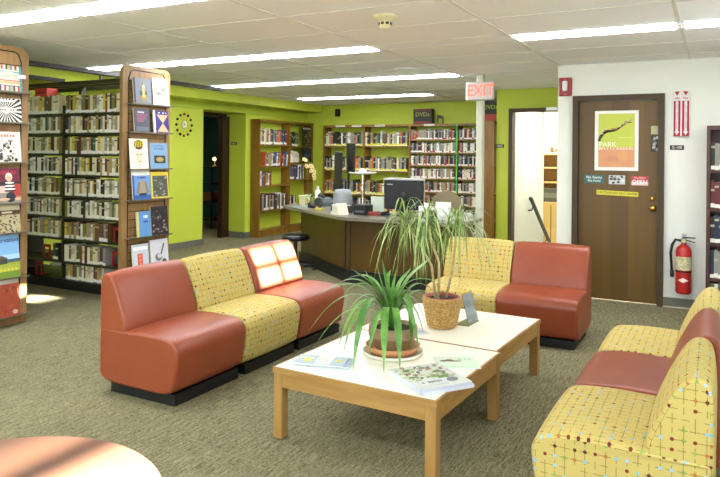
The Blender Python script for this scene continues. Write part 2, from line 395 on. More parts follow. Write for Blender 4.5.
for k in range(14): p.disc(rr.uniform(.015, .14), rr.uniform(.012, .078), .014, .011, 4+k % 4, flat(rr.choice(['2b2c30', '55575c', 'e8e8e4', '8d8c84', '3a3c46'])), 7)
tag(p.obj('door_sign', None, (-.968, Y, 1.18)), 'small black and white photo card between the two stickers on the brown door', 'card')
p = B().box(0, -.003, 0, .16, 0, .095, flat('c2474a')).rect(.004, .004, .156, .038, 4, flat('e3d2cf')).text("Yes We're", .08, .078, .024, flat('f6e6e2'), 5).text('OPEN', .08, .036, .055, flat('fbfbf8'), 6)
tag(p.obj('door_sign', None, (-.757, Y, 1.172)), 'red and white sticker reading OPEN on the brown door', 'sign')
p = B().box(0, -.003, 0, .395, 0, .046, flat('d8cf3c')).text('CAUTION DO NOT ENTER', .197, .023, .031, flat('3b3a14'), 4)
tag(p.obj('caution_sign', None, (-1.085, Y, 1.072), (0, .03, 0)), 'yellow strip reading CAUTION DO NOT ENTER on the brown door', 'sign')
p = B().box(0, -.004, 0, .08, 0, .082, flat('b9b98a')); tag(p.obj('sticky_note', None, (-.578, Y, 1.683)), 'pale olive note above the dark photo on the brown door', 'note')
p = B().box(0, -.003, 0, .085, 0, .16, flat('2c2c2c'))
for k in range(12): p.disc(rr.uniform(.015, .07), rr.uniform(.02, .14), .012, .018, 4+k % 3, flat(rr.choice(['9a9a94', '55524c', 'c8c8c0', '1b1b1b'])), 7)
tag(p.obj('photo_card', None, (-.58, Y, 1.51)), 'dark photo card on the upper right of the brown door', 'card')
# room number plates
for nm, x, y, z, rz, lab in (('room_number_plate', -.345, 7.149, 1.552, 0, 'black room number plate under the red fire extinguisher sign'), ('room_number_plate', -2.75, 9.379, 1.6, 0, 'black room number plate on the lime wall left of the stair doorway'), ('room_number_plate', -7.43, 9.219, 1.63, 0, 'black room number plate in the reveal of the dark left doorway')):
    p = B().box(-.062, -.005, -.022, .062, 0, .022, flat('15150f'))
    p = p.text('G-108', 0, 0, .036, flat('e6e6da'), 5) if x > -1 else (bars(p, -.045, 0, .09, .02, flat('e6e6da'), 5, 5) or p)
    tag(p.obj(nm, None, (x, y, z)), lab, 'sign')
# fire extinguisher sign (V shaped)
t = thing('fire_extinguisher_sign', 'red and white angled fire extinguisher sign with down arrows on white wall', 'sign', (-.308, 7.149, 1.662))
for s in (-1, 1):
    T = TR(0, -.05, 0, rz=s*.5) if s < 0 else TR(0, -.05, 0, rz=.5)
    T = TR(0, -.052, 0, rz=-.5 if s < 0 else .5)
    x0, x1 = (-.085, 0) if s < 0 else (0, .085)
    q = B().box(x0, 0, 0, x1, .003, .44, flat('f1eeee'), T); c = (x0+x1)/2; RD = flat('b5202c')
    WT = flat('f1eeee')
    q.rect(c-.034, .0, c+.034, .34, 1, RD, T); q.rect(c-.013, .03, c+.013, .335, 2, WT, T); q.plate([(c-.026, .43), (c+.026, .43), (c, .39)], -.0012, 0, RD, T)
    q.text('FIRE', c, .362, .028, RD, 1, T); q.text('E\nX\nT\nI\nN\nG\nU\nI\nS\nH\nE\nR', c, .19, .02, RD, 3, T); q.plate([(c-.026, .045), (c+.026, .045), (c, .008)], -.0024, 0, WT, T)
    q.obj('sign_face', t)
# fire extinguisher
t = thing('fire_extinguisher', 'red fire extinguisher hanging on the white wall right of the brown door', 'fire extinguisher', (-.275, 7.15, .16))
ER = mat('extinguisher_red', 'b3251f', .3)
c = (0, -.085, 0)
B().lathe([(.055, 0), (.068, .012), (.07, .03), (.07, .4), (.06, .435), (.035, .46), (.022, .468), (.022, .48)], ER, 28, c).obj('cylinder', t)
B().lathe([(.0712, .23), (.0712, .355)], mat('extinguisher_label', 'e6e0b8', .5, '9c9a70', 60), 28, c, caps=False).obj('label', t)
lb = B(); lb.plate([(-.045, .135), (0, .158), (.045, .135), (0, .112)], -.0015, .004, flat('e8d8d0'), TR(0, -.155, 0)); lb.obj('diamond_label', t)
B().lathe([(.0725, .208), (.0725, .222)], BLACK, 28, c, caps=False).obj('strap', t)
vv = B().box(-.022, -.105, .48, .022, -.065, .53, STEEL, bev=.006).obj('valve', t)
B().lathe([(.018, 0), (.018, .012)], mat('gauge_face', 'd8cf9a'), 14, T=TR(0, -.105, .505, rx=PI/2)).obj('gauge', vv)
B().box(-.01, -.1, .53, .1, -.07, .538, BLACKM).box(0, -.098, 0, .1, -.072, .007, BLACKM, TR(0, 0, .512, ry=.25)).obj('handle', t)
B().tube([(-.02, -.085, .5), (-.07, -.085, .51), (-.1, -.085, .46), (-.112, -.085, .38), (-.105, -.085, .28), (-.1, -.085, .2)], .012, BLACK).tube([(-.1, -.085, .215), (-.098, -.085, .15)], .017, BLACK).obj('hose', t)
B().box(-.02, -.018, .38, .02, 0, .56, STEEL).box(-.006, -.05, .47, .006, -.018, .485, STEEL).obj('wall_bracket', t)
# fire alarm strobe
t = thing('fire_alarm', 'red square fire alarm strobe on the corner of the white wall', 'fire alarm', (-1.4, 7.15, 2.185))
B().box(-.065, -.04, -.1, .065, 0, .09, mat('alarm_red', '9c1a1c', .35), bev=.008).obj('housing', t)
B().box(-.025, -.058, -.05, .025, -.04, .055, mat('strobe_lens', 'e8eef0', .1), bev=.008).obj('strobe_lens', t)
for zz in (-.085, .075): B().lathe([(.005, 0), (.005, .003)], CHROME, 8, T=TR(0, -.04, zz, rx=PI/2)).obj('screw', t)
# left doorway frame
struct('trim_left_doorway', B().box(-7.62, 9.02, 0, -7.52, 9.2, 2.1, mat('dark_door_frame', '2e1708', .4)).box(-7.62, 8.14, 2.08, -7.54, 9.02, 2.15, mat('dark_door_frame', '2e1708')))
# right doorway frame
struct('trim_right_doorway', B().box(-2.615, 9.34, 0, -2.56, 9.5, 2.13, FRAME).box(-2.56, 9.34, 2.08, -1.5, 9.5, 2.13, FRAME))
B_ = B().box(-.03, -.05, 0, .2, 0, .04, STEEL).box(.1, -.12, .01, .13, -.05, .03, STEEL)
tag(B_.obj('door_closer', None, (-2.05, 9.34, 2.09)), 'small grey door closer above the stair doorway', 'door closer')
# handrail
t = thing('handrail', 'black sloping handrail on the white wall of the stairwell', 'handrail', (-2.56, 10.15, .8))
B().tube([(.08, -.05, .02), (.08, 0, 0), (.08, 1.35, -.84)], .03, BLACKM, 10).obj('rail', t)
for yy in (.14, 1.1): B().tube([(0, yy, -.62*yy-.09), (.05, yy, -.62*yy-.09), (.08, yy, -.62*yy-.02)], .009, BLACKM).obj('bracket', t)
# lower room: oak shelf unit, boxes, fan
t = thing('oak_shelf_unit', 'pale oak open shelf unit in the lower room beyond the stairs', 'shelf', (-3.25, 13.9, -.51))
PO = mat('pale_oak', 'd9b777', .5)
B().box(0, 0, 0, .03, .28, 2.05, PO).obj('side_panel', t); B().box(.66, 0, 0, .69, .28, 2.05, PO).obj('side_panel', t)
for zz in (.1, .55, .82, 1.12, 1.42, 1.72, 2.0): B().box(.03, 0, zz, .66, .28, zz+.03, PO).obj('shelf', t)
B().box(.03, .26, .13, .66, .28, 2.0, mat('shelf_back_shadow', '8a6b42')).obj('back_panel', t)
tag(B().box(0, 0, 0, .55, .25, .26, mat('grey_box', '55544c')).rect(.1, .08, .4, .18, 1, flat('77766c')).obj('storage_box', None, (-3.18, 13.55, .55)), 'dark grey box in front of the pale oak shelves', 'box')
o = B().box(0, 0, 0, .6, .35, 1.06, PO).rect(.02, .55, .58, 1.03, 1, mat('pale_front', 'cfae6e')).rect(.28, .1, .3, 1.0, 2, BROWN).obj('low_cabinet', None, (-3.2, 13.5, -.51)); tag(o, 'low pale wood cabinet under the grey box beyond the stairs', 'cabinet')
t = thing('twig_wreath', 'tangled brown twig arrangement on top of the oak shelf unit', 'decoration', (-3.0, 14.0, 1.54))
q = B(); r2 = random.Random(5)
for k in range(22):
    a = r2.uniform(0, 2*PI); l = r2.uniform(.12, .3); q.tube([(0, 0, .0), (math.cos(a)*l*.5, 0, abs(math.sin(a))*l*.7+.03), (math.cos(a)*l, r2.uniform(-.05, .05), abs(math.sin(a))*l*.6+.02)], .006, mat('twig', '8a6a40'), 5)
q.obj('twigs', t)
# dark room contents
t = thing('metal_cart', 'dark metal shelving cart inside the dark left doorway', 'cart', (-9.0, 10.0, 0))
for x in (0, .4):
    for y in (0, .9): B().box(x-.015, y-.015, 0, x+.015, y+.015, 1.2, BLACKM).obj('post', t)
for zz in (.15, .5, .85, 1.17): B().box(.016, -.02, zz, .384, .92, zz+.03, BLACKM).obj('shelf', t)
q = B(); q.tube([(.42, .05, .2), (.42, .85, .82)], .015, BLACKM).obj('brace', t)
for k, (yy, c_) in enumerate(((.2, '6b4a2a'), (.5, 'a87a50'), (.75, '8a8378'))):
    tag(B().box(-.12, -.1, 0, .12, .1, .16, flat(c_), bev=.01).obj('storage_box', None, (-8.8, 10.0+yy, .53)), ['brown', 'tan', 'grey'][k]+' box on the cart in the dark left doorway', 'box')
for k, yy in enumerate((.26, .48)):
    t = thing('desk_lamp', ['left', 'right'][k]+' one of two small glowing lamps in the dark doorway', 'lamp', (-8.8, 10.05+yy, 1.2))
    B().lathe([(.04, 0), (.04, .02), (.012, .03), (.012, .12)], BRASS, 12).obj('base', t); B().lathe([(.01, .11), (.03, .13), (.03, .16), (.01, .18), (0, .182)], mat('warm_glow', 'ffc070', emit=9), 12).obj('bulb', t)

# ------------------------------------------------------------------ books
def ordn(n):
    L = ['', 'first', 'second', 'third', 'fourth', 'fifth', 'sixth', 'seventh', 'eighth', 'ninth', 'tenth', 'eleventh', 'twelfth', 'thirteenth', 'fourteenth', 'fifteenth', 'sixteenth', 'seventeenth', 'eighteenth', 'nineteenth', 'twentieth']
    if n <= 20: return L[n]
    return (['twenty', 'thirty', 'forty', 'fifty'][n//10-2]+'-'+L[n % 10]) if n % 10 else ['twentieth', 'thirtieth', 'fortieth'][n//10-2]
SP = {'cream': 'd8cda4', 'white': 'e4e0d2', 'grey': '8a8a80', 'black': '22221f', 'brown': '6a4a2c', 'green': '3f6140', 'blue': '2f5a8a', 'red': 'a3322a', 'tan': 'a98f5c', 'olive': '77773a', 'orange': 'c8662e', 'navy': '1f2b45', 'yellow': 'cdb83c', 'maroon': '5c1f24'}
PAGE = mat('book_pages', 'ddd6c0', .8); LABW = mat('label_white', 'e9e8dc', .6); LABY = mat('label_yellow', 'd9d63a', .6); LABR = mat('label_red', 'b8302c', .6); DARKM = mat('title_dark', '34302a', .6)
BM = {}
def book_mesh(c, lab, var=0):
    if (c, lab, var) in BM: return BM[c, lab, var]
    b = B(); m = mat('spine_'+c, SP[c], .55)
    z = [[0, .04, .19, .62, .7, 1], [0, .03, .17, .80, .88, 1], [0, .05, .22, .45, .85, 1], [0, .02, .16, .5, .54, 1]][var]
    title = m if var == 3 else (mat('title_ochre', '8a7440', .6) if c in ('cream', 'white', 'yellow', 'tan') and var != 1 else (DARKM if c in ('cream', 'white', 'yellow', 'tan') else mat('title_light', 'b3ab90', .6)))
    if var == 2: title = mat('spine2_'+c, tuple(x*.72+.07 for x in [int(SP[c][q:q+2], 16)/255 for q in (0, 2, 4)]), .5)
    lm = {'w': [m, LABW, m, title, m], 'W': [LABW, LABW, m, title, m], 'y': [LABW, LABY, m, title, m], 'r': [LABW, LABR, m, title, m], 'n': [m, LABW, m, title, m], 'p': [m, m, m, title, m]}[lab]
    for i in range(5):
        b.add([(-.5, 0, z[i]), (.5, 0, z[i]), (.5, 0, z[i+1]), (-.5, 0, z[i+1])], [(0, 1, 2, 3)], lm[i])
    b.add([(-.5, 0, 0), (.5, 0, 0), (.5, 1, 0), (-.5, 1, 0), (-.5, 0, 1), (.5, 0, 1), (.5, 1, 1), (-.5, 1, 1)], [(0, 3, 2, 1), (1, 2, 6, 5), (0, 4, 7, 3)], m)
    b.add([(-.5, .03, 1), (.5, .03, 1), (.5, 1, 1), (-.5, 1, 1), (-.5, 1, 0), (.5, 1, 0)], [(0, 1, 2, 3), (3, 2, 5, 4)], PAGE)
    b.add([(-.5, 0, 1), (.5, 0, 1), (.5, .03, 1), (-.5, .03, 1)], [(0, 1, 2, 3)], m)
    BM[c, lab, var] = b.mesh('book'); return BM[c, lab, var]
BOOKS = []   # (distance, location, rot, scale, colour, labelstyle, shelf phrase, lean)
ORD = ['top', 'second', 'third', 'fourth', 'fifth', 'sixth', 'seventh', 'eighth', 'lowest']
def shelf_books(origin, along, rz, length, h, depth, tmin, tmax, pal, lab, phrase, rg, hvar=.12, lean=0, gap=.0008):
    """fills a stretch of shelf; origin is the front left base, along a unit vector, rz turns the spine"""
    x = 0; A = Vector(along); q_ = 0
    if lean: x += h*math.sin(lean)
    while True:
        t = rg.uniform(tmin, tmax)
        if x+t > length: break
        hh = h*(1-rg.uniform(0, hvar)); c = rg.choice(pal); l = rg.choice(lab)
        p = Vector(origin)+A*(x+t/2)
        q_ += 1; BOOKS.append(((p-Vector((0, 0, 1.45))).length, p, rz, (t, depth*(rg.uniform(.85, 1)), hh), c, l, (q_, phrase), lean))
        x += t/math.cos(lean)+gap
ALONGX = (1, 0, 0); ALONGY = (0, 1, 0)

# ------------------------------------------------------------------ steel bookstack with oak end panels
SHZ = [.1, .29, .535, .765, .99, 1.215, 1.435, 1.655, 1.865]
def bookstack(y0, y1, xl, label, xr=-5.23):
    t = thing('bookstack', label, 'bookshelf', (xr, y0, 0))
    D = y1-y0; W = xr-xl
    B().box(-W, .0, 0, 0, D, .1, BLACK).obj('base', t)
    for x in (-W+.02, -.94, -.02):
        B().box(x-.012, .03, .1, x+.012, D-.03, 1.95, OLIVE).box(x-.02, D/2-.03, .1, x+.02, D/2+.03, 2.18, OLIVE).obj('upright', t)
    for z in SHZ[1:]:
        for a, b_ in ((-.92, -.04), (-W+.04, -.96)):
            B().box(a, .02, z-.022, b_, D/2-.035, z, OLIVE).obj('shelf', t); B().box(a, D/2+.035, z-.022, b_, D-.02, z, OLIVE).obj('shelf', t)
    B().box(-W, .01, 2.16, 0, .05, 2.2, OLIVE).box(-W, D-.05, 2.16, 0, D-.01, 2.2, OLIVE).box(-W, D/2-.02, 2.17, 0, D/2+.02, 2.2, OLIVE).obj('top_frame', t)
    # oak end panel with rounded top, grooved slat board and metal ledges
    w0 = -.06; w1 = D+.05; R = .07; top = 2.33
    poly = [(w0, .01), (w1, .01)]+[(w1-R+R*math.cos(a), top-R+R*math.sin(a)) for a in [PI/2*i/6 for i in range(7)]]+[(w0+R-R*math.sin(a), top-R+R*math.cos(a)) for a in [PI/2*i/6 for i in range(7)]]
    Q = TR(.045, 0, 0, rz=PI/2)
    B().plate(poly, 0, .04, PANEL, Q).obj('end_panel', t)
    sl = B(); g0, g1 = w0+.075, w1-.07
    sl.tube([(.047, g0, .1), (.047, g0, 2.2), (.047, g0+.03, 2.27), (.047, g0+.06, 2.285), (.047, g1-.06, 2.285), (.047, g1-.03, 2.27), (.047, g1, 2.2), (.047, g1, .1)], .005, BLACK, 6)
    k = 0
    for i in range(26): sl.box(.0455, g0, .12+.082*i, .0475, g1, .126+.082*i, BLACK)
    sl.obj('slat_groove', t)
    return t
bookstack(4.76, 5.30, -7.15, 'black steel bookstack full of paperbacks with an oak display end, farther one')
bookstack(3.09, 3.63, -7.15, 'oak-ended bookstack at the left edge of the picture, nearer one')
rg = random.Random(11)
PAL1 = ['cream']*6+['white']*4+['grey', 'grey', 'tan', 'tan', 'tan', 'olive', 'olive', 'black', 'black', 'brown', 'brown', 'brown', 'maroon', 'green', 'grey', 'yellow']
for i, z in enumerate(SHZ):
    hh = .185 if i < 8 else .2
    k = 8-i
    nm = ORD[k]
    La = .86; Lb = .76
    # low shelves are partly empty
    if i == 0: La = .60; Lb = .0
    if i == 1: La = .64; Lb = .12
    if i == 2: La = .66; Lb = .55
    a0 = -6.14 if i not in (0, 1) else -6.14
    if i == 0: shelf_books((-6.12+.0, 4.80, z), ALONGX, 0, La, .2, .17, .022, .042, PAL1, ['W', 'w', 'W'], 'on the lowest shelf of the steel bookstack', rg)
    else:
        shelf_books((a0, 4.795, z+.001), ALONGX, 0, La, hh, .17, .022, .042, PAL1, ['W', 'w', 'W', 'p'], 'on the %s shelf of the steel stack, right bay' % nm, rg)
        if Lb: shelf_books((-6.17-.03-Lb, 4.795, z+.001), ALONGX, 0, Lb-.02, hh, .17, .022, .042, PAL1, ['W', 'w', 'W'], 'on the %s shelf of the steel stack, left bay' % nm, rg, lean=0)
# bookends
def bookend(x, y, z, lab, col='8c1c1c'):
    c = flat(col, .4)
    t = B().box(-.06, .0, 0, .06, .12, .003, c).box(-.06, .0, .003, -.035, .006, .12, c).box(.035, 0, .003, .06, .006, .12, c).box(-.06, 0, .12, .06, .006, .15, c)
    tag(t.obj('bookend', None, (x, y, z)), lab, 'bookend')
bookend(-5.40, 4.83, .292, 'red metal bookend on the eighth shelf of the steel bookstack, right end')
bookend(-5.38, 4.83, .537, 'red metal bookend on the seventh shelf of the steel bookstack, right end')
bookend(-6.6, 4.83, .102, 'red metal bookend standing on the bottom shelf of the steel bookstack')
bookend(-6.47, 4.83, .292, 'red metal bookend in the left bay of the steel bookstack, near the floor')
bookend(-6.26, 4.83, .767, 'red metal bookend at the bay divider of the steel bookstack, sixth shelf') if 0 else None
tag(B().box(0, 0, 0, .2, .14, .1, flat('c23a28')).rect(.02, .04, .18, .06, 1, flat('5c2018')).obj('storage_box', None, (-6.68, 4.82, 2.054)), 'small red box on top of the books in the steel stack', 'box')
# overhead tie channels
tag(B().box(-5.9, 3.2, 2.29, -5.82, 7.0, 2.33, BLACKM).box(-5.87, 3.3, 2.201, -5.85, 3.33, 2.29, BLACKM).box(-5.87, 5.0, 2.201, -5.85, 5.03, 2.29, BLACKM).obj('tie_channel', None, (0, 0, 0)), 'long dark steel channel bridging the two bookstacks under the ceiling', 'steel channel')
tag(B().box(-6.22, 3.2, 2.201, -6.16, 4.8, 2.235, BLACKM).obj('tie_channel', None, (0, 0, 0)), 'short thin dark channel resting on the bookstack tops, lower one', 'steel channel')

# ---------------------------- magazines and books on the end panels (local x across, z up, facing -y)
LZ1 = [1.945, 1.69, 1.36, 1.025, .78, .41, .09]
LZ2 = [1.945, 1.658, 1.285, .975, .595, .235]
LEDGE = mat('grey_ledge', '7d7666', .4, metal=.6)
def cover(y, z, w, h, art, name, label, cat, base='dedede', thick=.012, tilt=.1):
    b = B().box(0, -thick, 0, w, 0, h, PAGE).rect(0, 0, w, h, 0, flat(base)) if 0 else B().box(0, -thick+.002, 0, w, 0, h, PAGE).box(0, -thick, 0, w, -thick+.002, h, flat(base))
    T = TR(0, -thick, 0); art(b, w, h, T)
    o = b.obj(name, None, (-5.13, y, z), (-tilt*0, 0, PI/2)); o.rotation_euler = (-.1, 0, PI/2)
    return tag(o, label, cat)
def ledge(y0, y1, z):
    pass
def stripes(b, w, h, T):
    cs = ['b8352e', 'e0d8c4', '3c3f4c', 'd8a05a', '4d8f92', 'c9c3ae']
    for k in range(15): b.rect(w*k/15, h*.84, w*(k+.9)/15, h, 1, flat(cs[k % 6]), T); b.rect(w*k/15, 0, w*(k+.9)/15, h*.2, 1, flat(cs[(k*5+1) % 6]), T)
    b.rect(0, h*.2, w, h*.23, 2, flat('3c3f4c'), T); b.rect(0, h*.3, w, h*.37, 2, flat('d8a05a'), T); b.rect(0, h*.4, w, h*.43, 2, flat('b8352e'), T); b.rect(0, h*.74, w, h*.77, 2, flat('4d8f92'), T)
    b.rect(w*.94, 0, w, h, 3, flat('4d8f92'), T); bars(b, w*.15, h*.57, w*.5, h*.08, flat('b3b0a0'), 2, 7, T)
def rays(b, w, h, T):
    n = 44; c = (w*.55, h*.5)
    for k in range(0, n, 2):
        a0, a1 = 2*PI*k/n, 2*PI*(k+1)/n
        def edge(a):
            dx, dy = math.cos(a), math.sin(a); s = min(abs((w-c[0] if dx > 0 else c[0])/dx) if abs(dx) > 1e-6 else 9, abs((h-c[1] if dy > 0 else c[1])/dy) if abs(dy) > 1e-6 else 9); return (c[0]+dx*s*.99, c[1]+dy*s*.99)
        b.plate([(c[0]+w*.1*math.cos(a0), c[1]+w*.1*math.sin(a0)), edge(a0), edge(a1), (c[0]+w*.1*math.cos(a1), c[1]+w*.1*math.sin(a1))], -.0012, 0, flat('22211f'), T)
    b.rect(w*.2, h*.42, w*.85, h*.6, 3, flat('c9c9c0'), T); bars(b, w*.25, h*.51, w*.55, h*.06, flat('4a4a46'), 4, 9, T); b.rect(w*.3, h*.85, w*.8, h*.92, 3, flat('efeee8'), T)
    b.rect(0, 0, w*.1, h, 4, flat('35322c'), T)
def sketch(b, w, h, T):
    r = random.Random(9)
    for k in range(60): b.disc(r.gauss(w*.48, w*.17), r.uniform(h*.05, h*.75), r.uniform(.004, .02), r.uniform(.004, .018), 1+k % 3, flat(r.choice(['2d2c2a', '77746c', 'e6e2d6', '3a3936', 'b9b5a6'])), 8, T)
    bars(b, w*.1, h*.87, w*.75, h*.09, flat('c07b6a'), 2, 9, T)
def portrait(b, w, h, T):
    b.rect(0, h*.62, w, h, 1, flat('6a1c34'), T); b.rect(0, h*.5, w, h*.62, 1, flat('2a2224'), T); b.rect(0, h*.3, w*.55, h*.5, 1, flat('d9b6ac'), T); b.rect(0, 0, w, h*.3, 1, flat('8d837a'), T); b.rect(w*.7, h*.2, w, h*.55, 2, flat('a8332a'), T)
    bars(b, w*.08, h*.88, w*.84, h*.11, flat('a82c40'), 2, 9, T)
    for k in range(6): b.disc(w*.68, h*(.36+.045*k), w*(.17-.008*k), h*.028, 3+k % 2, flat('e8e4da' if k % 2 else '26262c'), 12, T)
    b.disc(w*.7, h*.18, w*.14, h*.15, 3, flat('232733'), 12, T); b.disc(w*.5, h*.12, w*.17, h*.04, 4, flat('d2a98a'), 10, T); b.disc(w*.9, h*.12, w*.1, h*.04, 4, flat('d2a98a'), 10, T)
    b.disc(w*.66, h*.75, w*.1, h*.12, 5, flat('e3dccb'), 12, T); b.disc(w*.66, h*.71, w*.075, h*.09, 6, flat('d9ae90'), 12, T)
def mosaic(b, w, h, T):
    r = random.Random(4)
    for k in range(110): b.disc(r.uniform(w*.25, w*.98), r.uniform(h*.04, h*.78), .009, .007, 1+k % 4, flat(r.choice(['6a5430', '8f7a46', '3c3220', 'a69056', '574a2a', 'b9a878'])), 6, T)
    b.rect(w*.25, h*.66, w*.98, h*.8, 6, flat('4a2e1c'), T); b.rect(w*.45, h*.7, w*.75, h*.76, 7, flat('c8bda0'), T)
def landscape(b, w, h, T):
    b.rect(0, h*.42, w, h, 1, flat('7fb0dc'), T); b.rect(0, h*.42, w, h*.55, 2, flat('a9cbe6'), T); b.rect(0, h*.36, w, h*.44, 3, flat('3d5a6a'), T); b.rect(0, 0, w, h*.37, 3, flat('9caa3c'), T); b.rect(0, 0, w, h*.16, 4, flat('6f8a2e'), T)
    b.rect(w*.3, h*.34, w*.62, h*.46, 5, flat('3f4238'), T); b.plate([(w*.27, h*.46), (w*.65, h*.46), (w*.46, h*.54)], -.007, 0, flat('5a5a50'), T); b.text('Conservation', w*.5, h*.88, h*.15, flat('2c4a78'), 3, T)
    for k in range(8): b.disc(w*(.1+.11*k), h*.2, w*.05, h*.04, 5, flat('c9c04a'), 8, T)
def rust(b, w, h, T):
    r = random.Random(8); b.rect(0, h*.88, w, h, 1, flat('c9c2b6'), T)
    for k in range(40): b.disc(r.uniform(w*.04, w*.96), r.uniform(h*.05, h*.85), r.uniform(.006, .03), r.uniform(.005, .02), 1+k % 3, flat(r.choice(['a3482c', '8a3822', 'b35a38', '96402a'])), 8, T)
    b.disc(w*.85, h*.12, w*.08, h*.06, 5, flat('d8b8a8'), 8, T)
Wm = .30
ys = 3.63-.075-Wm+.0
spec1 = [(1.955, .215, stripes, 'bfc3b4', 'magazine with striped bands on the left oak end panel, topmost'), (1.70, .2, rays, 'd5d4cc', 'black and white radiating-stripe magazine on the left oak end panel'), (1.37, .255, sketch, 'dcd6c6', 'cream magazine with black ink drawing on the left oak end panel'), (1.035, .29, portrait, 'c9b4ae', 'magazine showing a pale haired person in a striped top, left oak end panel'), (.79+.0, .235, mosaic, 'b0a888', 'brown mosaic patterned magazine on the left oak end panel'), (.42, .355, landscape, '8fb2d0', 'blue sky and green field magazine on the left oak end panel'), (.1, .31, rust, '9e452c', 'rust red magazine lowest on the left oak end panel')]
for (z, h, art, base, lab), z in zip(spec1, LZ1): cover(ys+.02, z, Wm, h, art, 'magazine', lab, 'magazine', base)
led = B()
lv = [1.935, 1.68, 1.35, 1.015, .77, .4, .085]
def ledges(y0, y1, zs, lab, wid):
    for z in zs: yield z
def idol(b, w, h, T):
    b.rect(0, 0, w*.1, h, 1, flat('2a2c34'), T); b.disc(w*.55, h*.25, w*.22, h*.14, 1, flat('8d7a3c'), 12, T); b.disc(w*.55, h*.42, w*.13, h*.18, 2, flat('c1a352'), 12, T); b.disc(w*.42, h*.42, w*.07, h*.12, 3, flat('2f5a44'), 10, T); b.disc(w*.68, h*.44, w*.07, h*.1, 3, flat('2f5a44'), 10, T); b.disc(w*.55, h*.68, w*.08, h*.09, 3, flat('c9b27a'), 10, T); b.plate([(w*.49, h*.74), (w*.61, h*.74), (w*.55, h*.88)], -.004, 0, flat('a98a3c'), T)
def etching(b, w, h, T):
    b.rect(w*.12, h*.35, w*.9, h*.7, 1, flat('8c8f80'), T); r = random.Random(2)
    for k in range(26): b.disc(r.uniform(w*.18, w*.84), r.uniform(h*.4, h*.66), w*.05, h*.03, 2+k % 3, flat(r.choice(['5b5e54', 'b5b8aa', '74786c', 'd6d8ce'])), 7, T)
def darkbook(b, w, h, T):
    b.rect(w*.08, h*.3, w*.95, h*.95, 1, flat('4a4c58'), T); bars(b, w*.25, h*.85, w*.5, h*.06, flat('d0d0d0'), 2, 6, T)
    for k in range(4): b.rect(w*.2, h*(.45+.09*k), w*(.6+.08*k), h*(.5+.09*k), 2, flat('9c4a68'), T)
    b.rect(w*.1, h*.05, w*.9, h*.25, 1, flat('5d6470'), T)
def hourglass(b, w, h, T):
    b.plate([(w*.22, h*.82), (w*.96, h*.82), (w*.6, h*.45)], -.0012, 0, flat('e8a07c'), T); b.plate([(w*.22, h*.06), (w*.96, h*.06), (w*.6, h*.45)], -.0012, 0, flat('e8a07c'), T)
    b.rect(0, 0, w*.12, h, 1, flat('d8d4e0'), T); bars(b, w*.25, h*.91, w*.65, h*.05, flat('e8e4f0'), 1, 9, T)
def facecov(b, w, h, T):
    b.disc(w*.5, h*.4, w*.24, h*.3, 1, flat('e8c8ac'), 14, T); b.disc(w*.5, h*.8, w*.27, h*.16, 2, flat('3a3020'), 12, T)
    for k in range(5): b.rect(w*(.28+.1*k), h*.72, w*(.32+.1*k), h*.93, 4, flat('d9b93c'), T)
    b.disc(w*.4, h*.48, w*.05, h*.02, 3, flat('6a4a38'), 8, T); b.disc(w*.6, h*.48, w*.05, h*.02, 3, flat('6a4a38'), 8, T); b.disc(w*.5, h*.26, w*.06, h*.02, 3, flat('b06a58'), 8, T); b.rect(w*.48, h*.32, w*.52, h*.46, 2, flat('d9b091'), T)
def bluebook(b, w, h, T): b.rect(w*.22, h*.22, w*.85, h*.52, 1, flat('2a2a22'), T); b.disc(w*.53, h*.37, w*.22, h*.09, 2, flat('a58f4a'), 10, T); bars(b, w*.2, h*.78, w*.6, h*.04, flat('28405c'), 1, 9, T); b.rect(w*.2, h*.88, w*.8, h*.9, 1, flat('38506c'), T)
def sweater(b, w, h, T):
    b.rect(0, 0, w, h*.16, 1, flat('2e5aa0'), T); b.rect(0, 0, w*.1, h*.82, 1, flat('2e5aa0'), T); b.rect(0, h*.8, w, h, 1, flat('e4e6e2'), T); bars(b, w*.3, h*.73, w*.55, h*.05, flat('24406c'), 2, 8, T)
    b.plate([(w*.35, h*.2), (w*.75, h*.2), (w*.78, h*.5), (w*.66, h*.64), (w*.44, h*.64), (w*.32, h*.5)], -.003, 0, flat('9d8e78'), T); b.plate([(w*.2, h*.24), (w*.34, h*.2), (w*.42, h*.6), (w*.34, h*.58)], -.0035, 0, flat('84765f'), T); b.plate([(w*.9, h*.24), (w*.76, h*.2), (w*.68, h*.6), (w*.78, h*.58)], -.0035, 0, flat('84765f'), T); b.rect(w*.36, h*.15, w*.74, h*.22, 4, flat('2c2a2c'), T)
def yellowframe(b, w, h, T):
    b.rect(w*.08, h*.08, w*.92, h*.86, 1, flat('4f524c'), T); r = random.Random(12)
    for k in range(34): b.disc(r.uniform(w*.14, w*.86), r.uniform(h*.12, h*.82), w*.05, h*.03, 2+k % 3, flat(r.choice(['8f948a', '33362f', 'b3b6a8', '6b6f66'])), 7, T)
def bluemag(b, w, h, T): b.rect(0, 0, w*.14, h, 1, flat('d8c33c'), T); bars(b, w*.5, h*.8, w*.35, h*.1, flat('f0f4f8'), 1, 3, T); bars(b, w*.5, h*.6, w*.35, h*.08, flat('2a4a7c'), 1, 3, T)
def darkphoto(b, w, h, T):
    r = random.Random(21)
    for k in range(34): b.disc(r.uniform(w*.1, w*.9), r.uniform(h*.1, h*.85), w*.06, h*.04, 1+k % 3, flat(r.choice(['5a4a44', '2a2428', '7c6c60', '3c3438', '9a8a78'])), 7, T)
def redstrip(b, w, h, T): b.rect(w*.3, h*.12, w*.62, h*.68, 1, flat('d8604a'), T); b.rect(w*.05, h*.8, w*.95, h*.92, 1, flat('f0f2f4'), T); [b.disc(w*.46, h*(.2+.13*k), w*.06, h*.04, 2, flat('e89a84'), 8, T) for k in range(4)]
